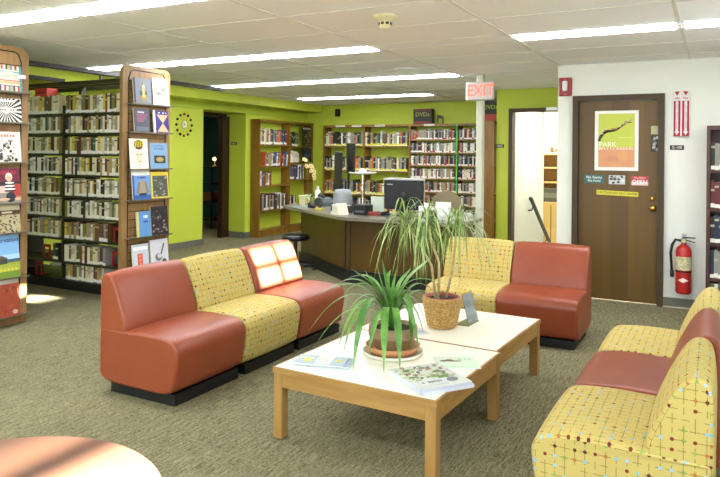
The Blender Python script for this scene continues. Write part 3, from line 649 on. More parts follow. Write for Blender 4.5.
def sculpt(b, w, h, T): b.disc(w*.45, h*.42, w*.2, h*.13, 1, flat('7a7674'), 12, T); b.disc(w*.5, h*.46, w*.13, h*.08, 2, flat('cfc9cf'), 12, T); b.plate([(w*.55, h*.5), (w*.62, h*.5), (w*.8, h*.85), (w*.74, h*.86)], -.004, 0, flat('6a6664'), T); b.disc(w*.75, h*.25, w*.12, h*.1, 1, flat('4c4a4c'), 12, T)
P2 = [(4.79, 1.955, .235, .26, idol, '6f7480', 'grey book with a golden statuette on the second oak end panel, top left'), (5.05, 1.945, .22, .285, etching, 'e6e4d6', 'white book with a grey etching on the second oak end panel, top right'),
      (4.80, 1.668, .205, .24, darkbook, '3e424c', 'dark grey book with pink lettering, second row of the right oak end panel'), (5.06, 1.668, .215, .235, hourglass, '2c2c6a', 'navy book with an orange hourglass shape on the right oak end panel'),
      (4.755, 1.305, .235, .31, facecov, 'ece4c8', 'cream magazine with a drawn face on the right oak end panel'), (5.02, 1.285, .245, .27, bluebook, '6f94b4', 'slate blue book with a dark picture, right side of the third row'),
      (4.79, .985, .235, .31, sweater, '6c94cc', 'blue magazine with a knitted sweater on the right oak end panel'), (5.04, .985, .245, .28, yellowframe, 'd8c23c', 'yellow bordered magazine on the right oak end panel'),
      (4.85, .605, .185, .26, bluemag, '5c8fc8', 'blue booklet with a yellow spine on the right oak end panel'), (5.045, .6, .235, .3, darkphoto, '241f24', 'black magazine with a crowded photo on the right oak end panel'),
      (4.80, .25, .215, .29, redstrip, 'c9d2dc', 'pale blue-grey book with an orange strip, bottom left of the right end panel'), (5.04, .235, .25, .315, sculpt, 'd0d0d8', 'pale grey magazine with a sculpture, bottom right of the right end panel')]
for i2, (y, z, w_, h, art, base, lab) in enumerate(P2): cover(y, LZ2[i2//2], w_, h, art, 'magazine' if 'magazine' in lab or 'booklet' in lab else 'display_book', lab, 'magazine' if 'magazine' in lab else 'book', base)
# ledges as parts of the two bookstacks
stacks = [o for o in COL.objects if o.name.startswith('bookstack')]
for z in LZ2: B().box(.045, -.02, z-.007, .118, .565, z-.001, LEDGE).box(.118, -.02, z-.007, .12, .565, z+.008, LEDGE).obj('ledge', stacks[0])
for z in LZ1: B().box(.045, -.02, z-.007, .118, .565, z-.001, LEDGE).box(.118, -.02, z-.007, .12, .565, z+.006, LEDGE).obj('ledge', stacks[1])
tag(B().box(-.003, 0, 0, 0, .07, .03, flat('eeeeea')).tube([(0, .0, .028), (.01, -.06, .034), (.0, -.12, .05)], .006, flat('eeeeea')).obj('paper_tag', None, (-5.112, 3.53, 2.06)), 'white paper tag hanging over the topmost striped magazine', 'paper tag')

# ------------------------------------------------------------------ wooden bookcases
def case(name, label, loc, rz, W, D, Hh, bays, shelves, wood, depth_in=None, back=False, kick=.1):
    """local x along the front, y to the back, front face at y=0"""
    t = thing(name, label, 'bookcase', loc, rz)
    xs = [0]+bays+[W]
    for i, x in enumerate(xs):
        a = max(0, x-.015) if i else 0; a = min(a, W-.03) if i == len(xs)-1 else a
        B().box(a, 0, 0, a+.03, D, Hh-.04, wood).obj('side_panel' if i in (0, len(xs)-1) else 'divider', t)
    B().box(0, -.005, Hh-.04, W, D, Hh, wood).obj('top', t)
    for i in range(len(xs)-1):
        x0 = xs[i]+(.03 if i == 0 else .015); x1 = xs[i+1]-(.03 if i == len(xs)-2 else .015)
        for z in shelves[i]: B().box(x0, .006, z-.022, x1, D, z, wood).obj('shelf', t)
        B().box(x0, .01, 0, x1, .03, kick, wood).obj('kickboard', t)
        if back: B().box(x0, D-.01, kick, x1, D-.002, Hh-.04, wood).obj('back_panel', t)
    return t
# back wall
S12 = [.12, .4, .727, 1.165, 1.62]; S34 = [.12, .36, .59, .815, 1.05, 1.28, 1.505, 1.735]
case('bookcase', 'long brown bookcase against the lime back wall behind the desk', (-6.63, 10.88, 0), 0, 3.55, .26, 2.01, [.88, 1.8, 2.69], [S12, S12, S34, S34], BROWN)
rb = random.Random(21)
PALD = ['black']*5+['grey']*3+['brown', 'green', 'white', 'cream', 'tan', 'orange', 'navy', 'grey', 'cream']
PALV = ['white']*4+['grey']*5+['black']*4+['cream', 'red', 'brown', 'tan', 'navy']
NB = ['leftmost', 'second', 'third', 'rightmost']
for bi, (x0, L_) in enumerate(((-6.6, .82), (-5.73, .88), (-4.81, .85), (-3.92, .8))):
    for k, z in enumerate((S12 if bi < 2 else S34)[::-1]):
        ph = 'on the %s shelf of the back bookcase, %s bay' % (ORD[k], NB[bi])
        if bi < 2: shelf_books((x0, 10.9, z+.001), ALONGX, 0, L_*(1 if k != 1 else .98), .27, .18, .022, .042, PALD, ['y', 'y', 'y', 'n'], ph, rb, .3)
        else: shelf_books((x0, 10.9, z+.001), ALONGX, 0, L_, .185, .15, .02, .032, PALV, ['r', 'W', 'w', 'w'], ph, rb, .15)
for k, x in enumerate((-6.25, -5.9, -5.42, -4.45)): tag(B().box(-.1, -.004, -.016, .1, 0, .016, LABW).rect(-.08, -.003, .08, .004, 4, flat('77776c')).obj('shelf_label', None, (x, 10.874, 1.99)), ['leftmost', 'second', 'third', 'rightmost'][k]+' white label strip on the top rail of the back bookcase', 'label')
tag(B().box(-.012, -.006, 0, .012, 0, 1.3, flat('5fc04a')).obj('green_strip', None, (-3.94, 10.87, .72)), 'bright green vertical strip between two bays of the back bookcase', 'strip')
# left wall case
SL = [.12, .46, .9, 1.24, 1.62]
case('bookcase', 'tall brown bookcase on the left, beside the dark doorway', (-6.99, 9.36, 0), PI/2, 1.74, .19, 2.06, [.94], [SL, [.12, .5, .98, 1.3, 1.6]], BROWN)
rl = random.Random(31)
PALC = ['red', 'orange', 'blue', 'grey', 'white', 'black', 'cream', 'brown', 'tan', 'green', 'navy']
shelf_books((-7.0, 9.40, 1.621), ALONGY, PI/2, .86, .29, .15, .03, .045, PALC, ['n', 'p', 'n'], 'on the top shelf of the left bookcase, near bay', rl, .2)
shelf_books((-7.0, 9.50, 1.241), ALONGY, PI/2, .74, .26, .15, .03, .045, PALC, ['n', 'p'], 'on the second shelf of the left bookcase, near bay', rl, .2, lean=.12, gap=.001)
shelf_books((-7.0, 9.40, .901), ALONGY, PI/2, .36, .26, .15, .03, .045, PALC, ['n', 'p'], 'on the third shelf of the left bookcase, near bay', rl, .2)
shelf_books((-7.0, 9.42, .461), ALONGY, PI/2, .82, .3, .15, .035, .06, ['grey', 'grey', 'black', 'maroon', 'white'], ['n', 'p'], 'on the fourth shelf of the left bookcase, near bay', rl, .15)
shelf_books((-7.0, 10.33, 1.601), ALONGY, PI/2, .25, .28, .15, .03, .045, ['white', 'grey', 'black'], ['n', 'p'], 'on the top shelf of the left bookcase, far bay', rl, .2)
shelf_books((-7.0, 10.33, 1.301), ALONGY, PI/2, .3, .22, .15, .03, .045, ['white', 'grey', 'black', 'cream'], ['n', 'p'], 'on the second shelf of the left bookcase, far bay', rl, .2)
shelf_books((-7.0, 10.33, .981), ALONGY, PI/2, .5, .28, .15, .03, .05, ['red', 'cream', 'blue', 'navy', 'white'], ['n', 'p'], 'on the third shelf of the left bookcase, far bay', rl, .2)
shelf_books((-7.0, 10.33, .501), ALONGY, PI/2, .2, .2, .15, .03, .045, ['black', 'white'], ['n'], 'on the fourth shelf of the left bookcase, far bay', rl, .2)
q = B().box(0, -.012, 0, .3, 0, .38, flat('2c281c')); r3 = random.Random(6)
for k in range(50): q.disc(r3.uniform(.02, .28), r3.uniform(.02, .3), .016, .014, 1+k % 4, flat(r3.choice(['5a4c24', '7c6a34', '3a341c', '99884c'])), 7, TR(0, -.012, 0))
q.rect(.02, .33, .28, .36, 2, flat('9aa0a0'), TR(0, -.012, 0)); tag(q.obj('display_book', None, (-6.985, 10.72, 1.602), (-.06, 0, PI/2)), 'dark picture book standing face out at the far end of the left bookcase', 'book')
tag(B().box(0, -.02, 0, .28, 0, .27, flat('1c2430')).rect(.04, .1, .24, .16, 18, flat('3c4858')).obj('display_book', None, (-6.985, 10.72, 1.302), (-.03, 0, PI/2)), 'navy book standing face out below the dark picture book', 'book')
# oak post-like case end by the lime corner
case('bookcase', 'tall brown bookcase seen end on, just right of the white pillar', (-3.04, 10.6, 0), -PI/2, 1.3, .23, 1.96, [.65], [[.12, .5, .9, 1.3, 1.6]]*2, BROWN)
for k, (z, c1, c2) in enumerate(((1.961, '1f2012', '8aa02c'),)):
    t = thing('display_sign', 'dark sign with yellow-green letters on the end-on bookcase behind the pillar', 'sign', (-2.9, 9.4, z))
    B().box(-.12, 0, 0, .12, .02, .1, flat('a5352a')).box(-.12, 0, .1, .12, .02, .3, flat(c1)).text('DVDs', 0, .2, .085, flat('a9b43c'), 1).obj('sign_face', t)
# right mahogany bookcase
SR = [.06, .35, .67, .99, 1.34]
case('bookcase', 'dark mahogany bookcase at the right edge beside the fire extinguisher', (-.085, 6.89, 0), 0, .95, .24, 1.75, [], [SR], REDWOOD, back=True)
rr_ = random.Random(41)
for k, (z, pal) in enumerate(zip(SR[::-1], (['black', 'grey', 'black'], ['maroon', 'green', 'black', 'navy', 'green'], ['navy', 'black', 'navy', 'grey'], ['navy', 'grey', 'navy'], ['green', 'white', 'green']))):
    shelf_books((-.05, 6.91, z+.001), ALONGX, 0, .42, .26, .18, .028, .036, pal, ['n'], 'on the %s shelf of the mahogany bookcase' % ['top', 'second', 'third', 'fourth', 'lowest'][k], rr_, .1)

# ---- emit all books: nearest 300 one by one, the rest as one mass
BOOKS.sort(key=lambda b: b[0])
for d_, p, rz, s, c, l, ph, lean in BOOKS[:300]:
    o = bpy.data.objects.new('book', book_mesh(c, l, int(s[2]*7919+p.x*977+p.y*613) % 4)); COL.objects.link(o); o.location = p; o.rotation_euler = (0, lean, rz); o.scale = s
    sz = 'thick ' if s[0] > .041 else ('slim ' if s[0] < .033 else '')
    tag(o, '%s%s-spined book, %s from left %s' % (sz, c, ordn(ph[0]), ph[1]), 'book', 'books '+ph[1])
rest = B()
for d_, p, rz, s, c, l, ph, lean in BOOKS[300:]:
    me = book_mesh(c, l, int(s[2]*7919+p.x*977+p.y*613) % 4); T = Matrix.Translation(p) @ Matrix.Rotation(rz, 4, 'Z') @ Matrix.Rotation(lean, 4, 'Y') @ Matrix.Diagonal((*s, 1))
    for pl in me.polygons: rest.add([me.vertices[i].co for i in pl.vertices], [list(range(len(pl.vertices)))], me.materials[pl.material_index], False, None, T)
if rest.v: tag(rest.obj('distant_books'), 'rows of small distant books filling the bookcases behind the desk', 'books', kind='stuff')
print('BOOKS', len(BOOKS))

# ------------------------------------------------------------------ pillar, exit sign
struct('trim_pillar', B().box(-2.485, 7.5, 0, -2.405, 7.58, H, mat('pillar_paint', 'd3d6bf', .6), bev=.01))
t = thing('exit_sign', 'white box exit sign with red letters on the white pillar', 'exit sign', (-2.43, 7.5, 2.205))
B().box(-.165, -.06, -.105, .165, 0, .105, mat('exit_housing', 'd9d4d2', .5), bev=.012).obj('housing', t)
B().text('EXIT', .015, 0, .185, mat('exit_red', 'ff5a48', .5, emit=1.3), 51, sx=.85).plate([(-.15, 0), (-.118, .035), (-.118, -.035)], -.0612, -.06, mat('exit_red', 'ff5a48')).obj('lettering', t)
# clock
t = thing('wall_clock', 'round sunburst wall clock with small coloured balls on the lime wall', 'clock', (-7.18, 7.69, 1.885), PI/2)
Tc = TR(0, -.02, 0, rx=PI/2)
B().lathe([(.055, -.0), (.06, .01), (.05, .02), (0, .02)], flat('e4ddc4'), 24, T=TR(0, -.01, 0, rx=PI/2)).obj('face', t)
sp = B()
for k in range(12):
    a = k*PI/6; sp.tube([(.055*math.cos(a), -.015, .055*math.sin(a)), (.15*math.cos(a), -.015, .15*math.sin(a))], .0025, BRASS, 5)
sp.tube([(0, -.033, 0), (.03, -.033, .01)], .003, BLACK, 5).tube([(0, -.035, 0), (-.01, -.035, .035)], .003, BLACK, 5); sp.tube([(0, -.0, 0), (0, -.036, 0)], .006, BLACK, 8); sp.obj('spoke', t)
for k in range(12):
    a = k*PI/6; B().lathe([(0, -.022), (.014, -.016), (.02, 0), (.014, .016), (0, .022)], flat(['2c2620', '6a3a22', '2c2620', 'b0472a', '3c4a50', '2c2620'][k % 6]), 10, (.165*math.cos(a), -.02, .165*math.sin(a))).obj('ball', t)

# ------------------------------------------------------------------ seating
def offset(poly, d):
    n = len(poly); out = []
    for i in range(n):
        a, b_, c = Vector(poly[i-1]), Vector(poly[i]), Vector(poly[(i+1) % n])
        t = (c-a).normalized(); nrm = Vector((t.y, -t.x)); out.append((b_.x-nrm.x*d, b_.y-nrm.y*d))
    return out
def smooth_poly(pts, n=2):
    for _ in range(n):
        q = []
        for i in range(len(pts)):
            a, b_ = pts[i], pts[(i+1) % len(pts)]
            q.append((a[0]*.75+b_[0]*.25, a[1]*.75+b_[1]*.25)); q.append((a[0]*.25+b_[0]*.75, a[1]*.25+b_[1]*.75))
        pts = q
    return pts
SEAT = [(.0, .065), (.3, .06), (.592, .06), (.615, .16), (.632, .27), (.636, .32), (.61, .365), (.56, .385), (.4, .395), (.25, .39), (.1, .388), (.02, .388), (.0, .372), (0, .2)]
BACK = [(.002, .335), (.0, .4), (.0, .5), (.0, .62), (.006, .69), (.035, .722), (.075, .72), (.108, .69), (.14, .63), (.175, .55), (.205, .47), (.222, .41), (.222, .34), (.1, .33)]
def cushion(b, prof, wdt, m, puff, smooth_n=2, y0=0):
    pr = smooth_poly(prof, smooth_n)
    ar = sum(pr[i][0]*pr[(i+1) % len(pr)][1]-pr[(i+1) % len(pr)][0]*pr[i][1] for i in range(len(pr)))
    if ar < 0: pr = pr[::-1]
    n = len(pr); st = [(0, .014), (.004, .006), (.012, .001), (.03, 0)]
    mids = [(wdt*k/10, -puff*math.sin(PI*k/10)) for k in range(1, 10)]
    st = st+mids+[(wdt-.03, 0), (wdt-.012, .001), (wdt-.004, .006), (wdt, .014)]
    arc = [0]
    for i in range(n): arc.append(arc[-1]+math.dist(pr[i], pr[(i+1) % n]))
    vs = []; fs = []; uvs = []
    for y, d in st:
        for x, z in offset(pr, d): vs.append((x, y+y0, z))
    for j in range(len(st)-1):
        for i in range(n):
            i2 = (i+1) % n; fs.append((j*n+i2, j*n+i, (j+1)*n+i, (j+1)*n+i2)); u0, u1 = arc[i], arc[i+1]; v0, v1 = st[j][0], st[j+1][0]
            uvs.append([(u1, v0), (u0, v0), (u0, v1), (u1, v1)])
    b.add(vs, fs, m, True, uvs)
    c0 = vs[:n]; c1 = vs[-n:]
    b.add(c0, [list(range(n))], m, False, [[(p_[0]+.3, p_[2]+.1) for p_ in c0]]); b.add(c1, [list(range(n))[::-1]], m, False, [[(p_[0]+.5, p_[2]+.3) for p_ in c1[::-1]]])
    return b
def sofa_unit(loc, rz, wdt, m, label, drop=0):
    t = thing('sofa_unit', label, 'sofa', loc, rz)
    cushion(B(), SEAT, wdt, m, .006).obj('seat', t); cushion(B(), [(x, z-drop*max(0, (z-.38)/.34)) for x, z in BACK], wdt-.006, m, .008, y0=.003).obj('backrest', t)
    B().box(.075, .03, 0, .592, wdt-.03, .066, BLACK).obj('plinth', t)
    return t
Wd = .634
sofa_unit((-3.315, 2.84, 0), 0, Wd-.003, RED, 'terracotta armless sofa unit nearest the camera in the left row')
sofa_unit((-3.315, 2.85+Wd, 0), 0, Wd-.003, FAB, 'yellow patterned sofa unit in the middle of the left row')
sofa_unit((-3.315, 2.855+2*Wd, 0), 0, Wd+.02, RED, 'terracotta sofa unit with sunlit backrest at the far end of the left row')
sofa_unit((-1.525, 5.76, 0), -PI/2, .62, RED, 'terracotta armless sofa unit in front of the brown door')
sofa_unit((-2.128, 5.76, 0), -PI/2, .6, FAB, 'yellow patterned sofa unit behind the tall potted plant')
sofa_unit((.0, 3.262, 0), PI, .645, FAB, 'yellow patterned sofa unit nearest the camera at the lower right', drop=.045)
sofa_unit((.022, 3.915, 0), PI, .645, RED, 'terracotta sofa unit between two yellow units on the right', drop=.045)
sofa_unit((.034, 4.565, 0), PI, .645, FAB, 'yellow patterned sofa unit at the far end of the right row', drop=.045)

# ------------------------------------------------------------------ coffee tables
def coffee_table(loc, rz, label, LX=.915, LY=.87):
    t = thing('coffee_table', label, 'coffee table', loc, rz); h = .365
    B().box(-LX+.012, .012, h-.02, -.012, LY-.012, h, LAM).obj('tabletop', t)
    B().box(-LX, 0, h-.03, -.0, .0125, h-.002, OAKH).box(-LX, LY-.0125, h-.03, 0, LY, h-.002, OAKH).box(-LX, .0125, h-.03, -LX+.0125, LY-.0125, h-.002, OAK).box(-.0125, .0125, h-.03, 0, LY-.0125, h-.002, OAK).obj('edging', t)
    ap = B(); z0, z1 = h-.1, h-.03
    ap.box(-LX+.058, .006, z0, -.058, .028, z1, OAKH).box(-LX+.058, LY-.028, z0, -.058, LY-.006, z1, OAKH)
    OV = mat('oak_wood_lengthwise', 'a98348', .45, '967038', 30, stretch=(1, .12, 1), detail=6)
    ap.box(-LX+.006, .058, z0, -LX+.028, LY-.058, z1, OV).box(-.028, .058, z0, -.006, LY-.058, z1, OV); ap.obj('apron', t)
    for x in (-LX+.004, -.058):
        for y in (.004, LY-.058): B().box(x, y, 0, x+.054, y+.054, z1, OAK, bev=.003).obj('leg', t)
    return t
RT = -.045
coffee_table((-1.085, 2.765, 0), RT, 'square oak coffee table with white top in front, under the strap-leaf plant')
coffee_table((-1.11-.875*math.sin(RT), 2.765+.875*math.cos(RT), 0), RT, 'square oak coffee table with white top behind, under the basket plant')
TH = .366
# round table, lower left
t = thing('round_table', 'round salmon-topped table with sun stripes at the lower left corner', 'table', (-1.9, 1.2, 0))
B().lathe([(.0, .37), (.505, .37), (.52, .378), (.52, .392), (.512, .4), (0, .4)], mat('salmon_laminate', '6c4c3a', .35, '72523f', 4), 64).obj('tabletop', t)
B().lathe([(.05, .03), (.05, .37)], BLACKM, 20).obj('column', t); B().lathe([(.26, 0), (.26, .012), (.08, .03), (.05, .04)], BLACKM, 32).obj('base', t)

# ------------------------------------------------------------------ things on the coffee tables
def sheet(name, label, cat, pts, z, th, col, art=None, pages=None):
    """flat booklet: near-left corner, near-right corner direction and depth"""
    (x0, y0), (x1, y1), dep = pts
    rz = math.atan2(y1-y0, x1-x0); wv = math.dist((x0, y0), (x1, y1))
    b = B().box(0, 0, 0, wv, dep, th-.0012, pages or flat('e8eaf2')).box(0, 0, th-.0012, wv, dep, th, flat(col))
    if art:
        # x right, z -> y on the sheet
        T = Matrix(((1, 0, 0, 0), (0, 0, 1, 0), (0, -1, 0, th), (0, 0, 0, 1))); art(b, wv, dep, T)
    return tag(b.obj(name, None, (x0, y0, z), rz), label, cat)
def art_brochure(b, w, h, T):
    b.rect(w*.42, h*.1, w*.72, h*.95, 1, flat('e8ead8'), T); b.rect(w*.05, h*.6, w*.35, h*.68, 1, flat('d9d48a'), T)
    for x, y in ((.2, .4), (.26, .55), (.3, .35), (.24, .3), (.85, .5), (.88, .6)): b.disc(w*x, h*y, .012, .012, 2, flat('d8c85a'), 8, T)
    bars(b, w*.46, h*.5, w*.2, .012, flat('8a8a60'), 2, 6, T)
def art_garden(b, w, h, T):
    r = random.Random(14)
    for k in range(80): b.disc(r.uniform(w*.05, w*.95), r.uniform(h*.35, h*.95), r.uniform(.006, .02), r.uniform(.005, .014), 1+k % 4, flat(r.choice(['7d9a5c', '5c7a44', 'b9c49a', '9a6a58', 'd8d8cc', '6a6a60', 'a8b08c'])), 7, T)
    b.rect(w*.1, h*.08, w*.6, h*.28, 5, flat('c3c5c8'), T); bars(b, w*.15, h*.18, w*.4, .02, flat('5c6468'), 6, 7, T); b.disc(w*.75, h*.2, .03, .02, 5, flat('70747a'), 8, T)
def art_leafy(b, w, h, T):
    for x, y, a in ((.3, .65, .035), (.45, .6, .04), (.2, .6, .02)): b.disc(w*x, h*y, a, .008, 1, flat('6b6a3c'), 10, T)
    b.disc(w*.35, h*.68, .02, .008, 2, flat('8a4a50'), 8, T); bars(b, w*.58, h*.75, w*.3, .025, flat('9cc0a4'), 1, 6, T); b.rect(w*.05, h*.1, w*.9, h*.13, 1, flat('a9cdb4'), T)
sheet('brochure', 'pale blue brochure with a white panel, uppermost of the left pile', 'brochure', ((-1.915, 2.86), (-1.66, 2.93), .15), TH+.012, .005, '9fb6bc', art_brochure)
sheet('brochure', 'lower grey-blue brochure slid out under the uppermost one on the near table', 'brochure', ((-1.925, 2.87), (-1.64, 2.95), .15), TH+.004, .007, '8fa4b0')
sheet('paper_sheet', 'thin pale sheet lying under the two brochures on the near table', 'paper', ((-1.90, 2.845), (-1.62, 2.92), .16), TH, .003, 'c9d4d0')
sheet('magazine', 'thick glossy magazine with leafy cover at the near table corner', 'magazine', ((-1.165, 2.775), (-1.0, 3.0), .31), TH+.016, .016, 'c4c8c0', art_garden, flat('c3c9dc'))
sheet('magazine', 'white-edged magazine directly under the leafy one at the table corner', 'magazine', ((-1.16, 2.79), (-.995, 3.015), .31), TH, .0155, 'd6d8d4', None, flat('d4d8e4'))
sheet('brochure', 'pale green leaflet beside the magazines near the table seam', 'brochure', ((-1.24, 3.18), (-1.05, 3.29), .19), TH, .006, 'cfe0c8', art_leafy)
sheet('brochure', 'small lavender leaflet in front of the basket plant', 'leaflet', ((-1.66, 3.66), (-1.53, 3.78), .14), TH, .003, 'd0d2dc', lambda b, w, h, T: (b.rect(w*.1, h*.5, w*.5, h*.9, 1, flat('8a92b0'), T), b.rect(w*.55, h*.2, w*.9, h*.6, 1, flat('b4b8c4'), T)))
# acrylic holder
AC = mat('clear_acrylic', 'eef4f4', .05, trans=1)
t = thing('sign_holder', 'clear acrylic sign holder standing right of the basket plant', 'sign holder', (-1.40, 4.16, TH), 1.5)
B().box(-.08, -.02, .0, .08, -.017, .2, AC, TR(rx=-.25)).obj('front_plate', t)
B().box(-.09, -.02, 0, .09, .07, .003, AC).obj('foot_plate', t)
B().box(-.075, -.0165, .01, .075, -.0155, .19, mat('grey_insert', 'eef0f0', .6), TR(rx=-.25)).obj('insert', t)

# ------------------------------------------------------------------ plants
FW = Vector((-.4722, .8815, 0)); RV = Vector((.8815, .4722, 0)); TV = -FW; UV_ = Vector((0, 0, 1))
def spot(px_, py_, d, root, zmin):
    'point at distance d along the view whose image row/column is py_, px_; kept above the table'
    yh = 155.1+.0094*(px_-360); z = 1.45-(py_-yh)*d/667
    if z < zmin: d = 667*(1.45-zmin)/(py_-yh); z = zmin
    return FW*d+RV*((px_-360)*d/667)+Vector((0, 0, z))-Vector(root)
def ribbon(b, P0, P1, P2, P3, wid, m, fold=.25, n=12, tipw=.1, twist=0, ts=.6):
    P0, P1, P2, P3 = map(Vector, (P0, P1, P2, P3)); vs = []; fs = []
    for i in range(n+1):
        t = i/n; p = P0*(1-t)**3+P1*3*t*(1-t)**2+P2*3*t*t*(1-t)+P3*t**3
        d = (P1-P0)*3*(1-t)**2+(P2-P1)*6*t*(1-t)+(P3-P2)*3*t*t
        if d.length < 1e-6: d = P3-P0
        d.normalize(); side = d.cross(Vector((0, 0, 1)))
        if side.length < .15: side = (P3-P0).cross(Vector((0, 0, 1)))
        if side.length < 1e-4: side = Vector((1, 0, 0))
        side.normalize()
        side = (Matrix.Rotation(twist, 3, d) @ side)
        nr = side.cross(d).normalized()
        ww = wid*.5*min(1, .45+t*2.2)*(1 if t < ts else max(tipw, 1-((t-ts)/(1-ts))**1.7))
        if i == n: ww = wid*.03
        vs += [p-side*ww+nr*ww*fold, p, p+side*ww+nr*ww*fold]
    for i in range(n):
        for k in (0, 1): fs.append((i*3+k, i*3+k+1, i*3+3+k+1, i*3+3+k))
    b.add(vs, fs, m, True)
# strap-leaf plant
t = thing('strap_leaf_plant', 'green strap-leaf plant in a low brown pot on the near coffee table', 'potted plant', (-1.557, 3.308, TH))
B().lathe([(.15, 0), (.162, .004), (.165, .022), (.16, .022), (.155, .008), (0, .006)], mat('clear_saucer', 'd8d4bf', .2), 40).obj('clear_saucer', t)
B().lathe([(.115, .01), (.135, .022), (.15, .055), (.145, .055), (.128, .028), (0, .024)], mat('terracotta_saucer', 'c48a5c', .6), 40).obj('saucer', t)
B().lathe([(.09, .03), (.113, .06), (.124, .1), (.126, .102)], mat('pot_brown_lower', '7c6444', .4, '8f7550', 8), 40).lathe([(.129, .1), (.134, .105), (.134, .155), (.128, .158), (.12, .155), (.118, .13)], mat('pot_brown_rim', '8a7050', .35, '9c8468', 6), 40, caps=False).obj('pot', t)
B().lathe([(.119, .135), (.06, .142), (0, .145)], SOIL, 30).obj('soil', t)
fo = B(); R1 = (-1.557, 3.308, TH); D1 = (Vector(R1)-Vector((0, 0, TH))).dot(FW)
def pc(px_, py_, dep): return spot(px_, py_, D1-dep, R1, TH+.012)
LV = [  # (peak px, peak py, tip px, tip py, depth, width)
 (352, 287, 309, 334, .05, .016), (355, 281, 316, 299, -.02, .022), (350, 306, 314, 352, .1, .010), (362, 292, 339, 352, .12, .024), (366, 288, 355, 372, .17, .026), (360, 300, 345, 355, .15, .018),
 (385, 300, 386, 372, .2, .027), (398, 302, 402, 370, .22, .027), (405, 290, 420, 342, .1, .026), (415, 285, 413, 350, .14, .022), (412, 275, 432, 257, -.05, .030), (405, 278, 452, 287, .05, .02),
 (388, 285, 383, 259, -.04, .02), (376, 288, 366, 270, -.06, .02), (383, 290, 378, 262, .03, .014), (394, 288, 398, 267, -.02, .018), (378, 318, 371, 353, .18, .022), (360, 277, 328, 291, -.1, .022),
 (374, 276, 346, 280, -.12, .022), (414, 290, 428, 330, -.02, .02), (402, 284, 417, 300, -.08, .018), (370, 292, 350, 312, .0, .02), (409, 300, 421, 352, .17, .018), (420, 280, 440, 300, -.12, .018), (384, 280, 392, 270, -.12, .018), (366, 280, 340, 300, -.05, .022), (418, 288, 447, 306, -.1, .02), (372, 282, 352, 268, -.08, .018), (400, 282, 412, 268, -.1, .02), (410, 296, 426, 336, .06, .022), (372, 300, 362, 330, .08, .02)]
for pxp, pyp, tx, ty, dp, wd in LV:
    P0 = pc(391+(pxp-391)*.08, 322, dp*.1); 
    P1 = pc(391+(pxp-391)*.45, min(pyp, 300)-4, dp*.35); P2 = pc(pxp+(tx-pxp)*.25, pyp-6 if ty > pyp else pyp, dp*.85); P3 = pc(tx, ty, dp*1.1)
    P0 = Vector(((pxp-391)*.0004, -dp*.06, .14))
    P2.z = max(P2.z, .05)
    ribbon(fo, P0, P1, P2, P3, wd*1.45, LEAF, .2, 16, ts=.74)
fo.obj('foliage', t)
# dracaena in a basket
t = thing('dracaena_plant', 'tall thin-stemmed dracaena with drooping striped leaves in a woven basket', 'potted plant', (-1.535, 3.99, TH))
WK = mat('woven_wicker', 'd0ac68', .6, '8f6a30', 75, bump=.8, stretch=(1, 1, 2.2))
bk = B(); prof = [(r_*.93, z) for r_, z in [(.088, 0), (.1, .02), (.112, .06), (.12, .1), (.126, .14), (.13, .175), (.132, .19), (.122, .192), (.118, .165)]]
bk.lathe(prof, WK, 44)
for k in range(9): z = .012+.02*k; r_ = .93*(.0895+.042*min(1, (z/.19)**.8)); bk.tube([((r_+.002*(1 if (a+k) % 2 else -1))*math.cos(2*PI*a/44), (r_+.002*(1 if (a+k) % 2 else -1))*math.sin(2*PI*a/44), z) for a in range(45)], .0075, WK, 5)
bk.obj('basket', t)
B().lathe([(.112, .178), (.112, .196), (.104, .196), (.102, .17)], mat('inner_pot', 'a0523a', .5), 36, caps=False).obj('inner_pot', t)
B().lathe([(.103, .175), (.05, .18), (0, .182)], SOIL, 30).obj('soil', t)
R2 = (-1.535, 3.99, TH); D2 = (Vector(R2)-Vector((0, 0, TH))).dot(FW)
def pd(px_, py_, dep): return spot(px_, py_, D2-dep, R2, TH+.01)
heads = [((437, 300), (433, 266), (418, 240), (406, 222), .02, .0), ((440, 300), (440, 262), (432, 242), (428, 222), .06, .05), ((447, 300), (453, 272), (456, 244), (458, 224), -.03, -.08)]
for h_ in heads:
    B().tube([pd(*h_[0], h_[4]*.3), pd(*h_[1], h_[4]*.6), pd(*h_[2], h_[5]*.8), pd(*h_[3], h_[5])], [.009, .008, .007, .007], STEM, 8).obj('stem', t)
stems = [o for o in COL.objects if o.name.startswith('stem') and o.parent == t]
rd = random.Random(77)
for hi, h_ in enumerate(heads):
    fo = B(); c0 = pd(*h_[3], h_[5])
    for k in range(58):
        a = rd.uniform(0, 2*PI); reach = rd.uniform(.07, .26); up_ = rd.uniform(.02, .13); drop = rd.uniform(.05, .42)
        dr = RV*math.cos(a)+TV*math.sin(a)*.8
        if k % 6 == 0: up_ = rd.uniform(.14, .22); drop = -rd.uniform(.0, .12); reach *= .9
        b0 = c0+UV_*rd.uniform(-.05, .03)
        ribbon(fo, b0, b0+dr*reach*.35+UV_*up_, b0+dr*reach*.85+UV_*(up_*.7), b0+dr*reach*1.15-UV_*drop, rd.uniform(.008, .014), LEAF2, .2, 9)
    fo.obj('foliage', stems[hi])

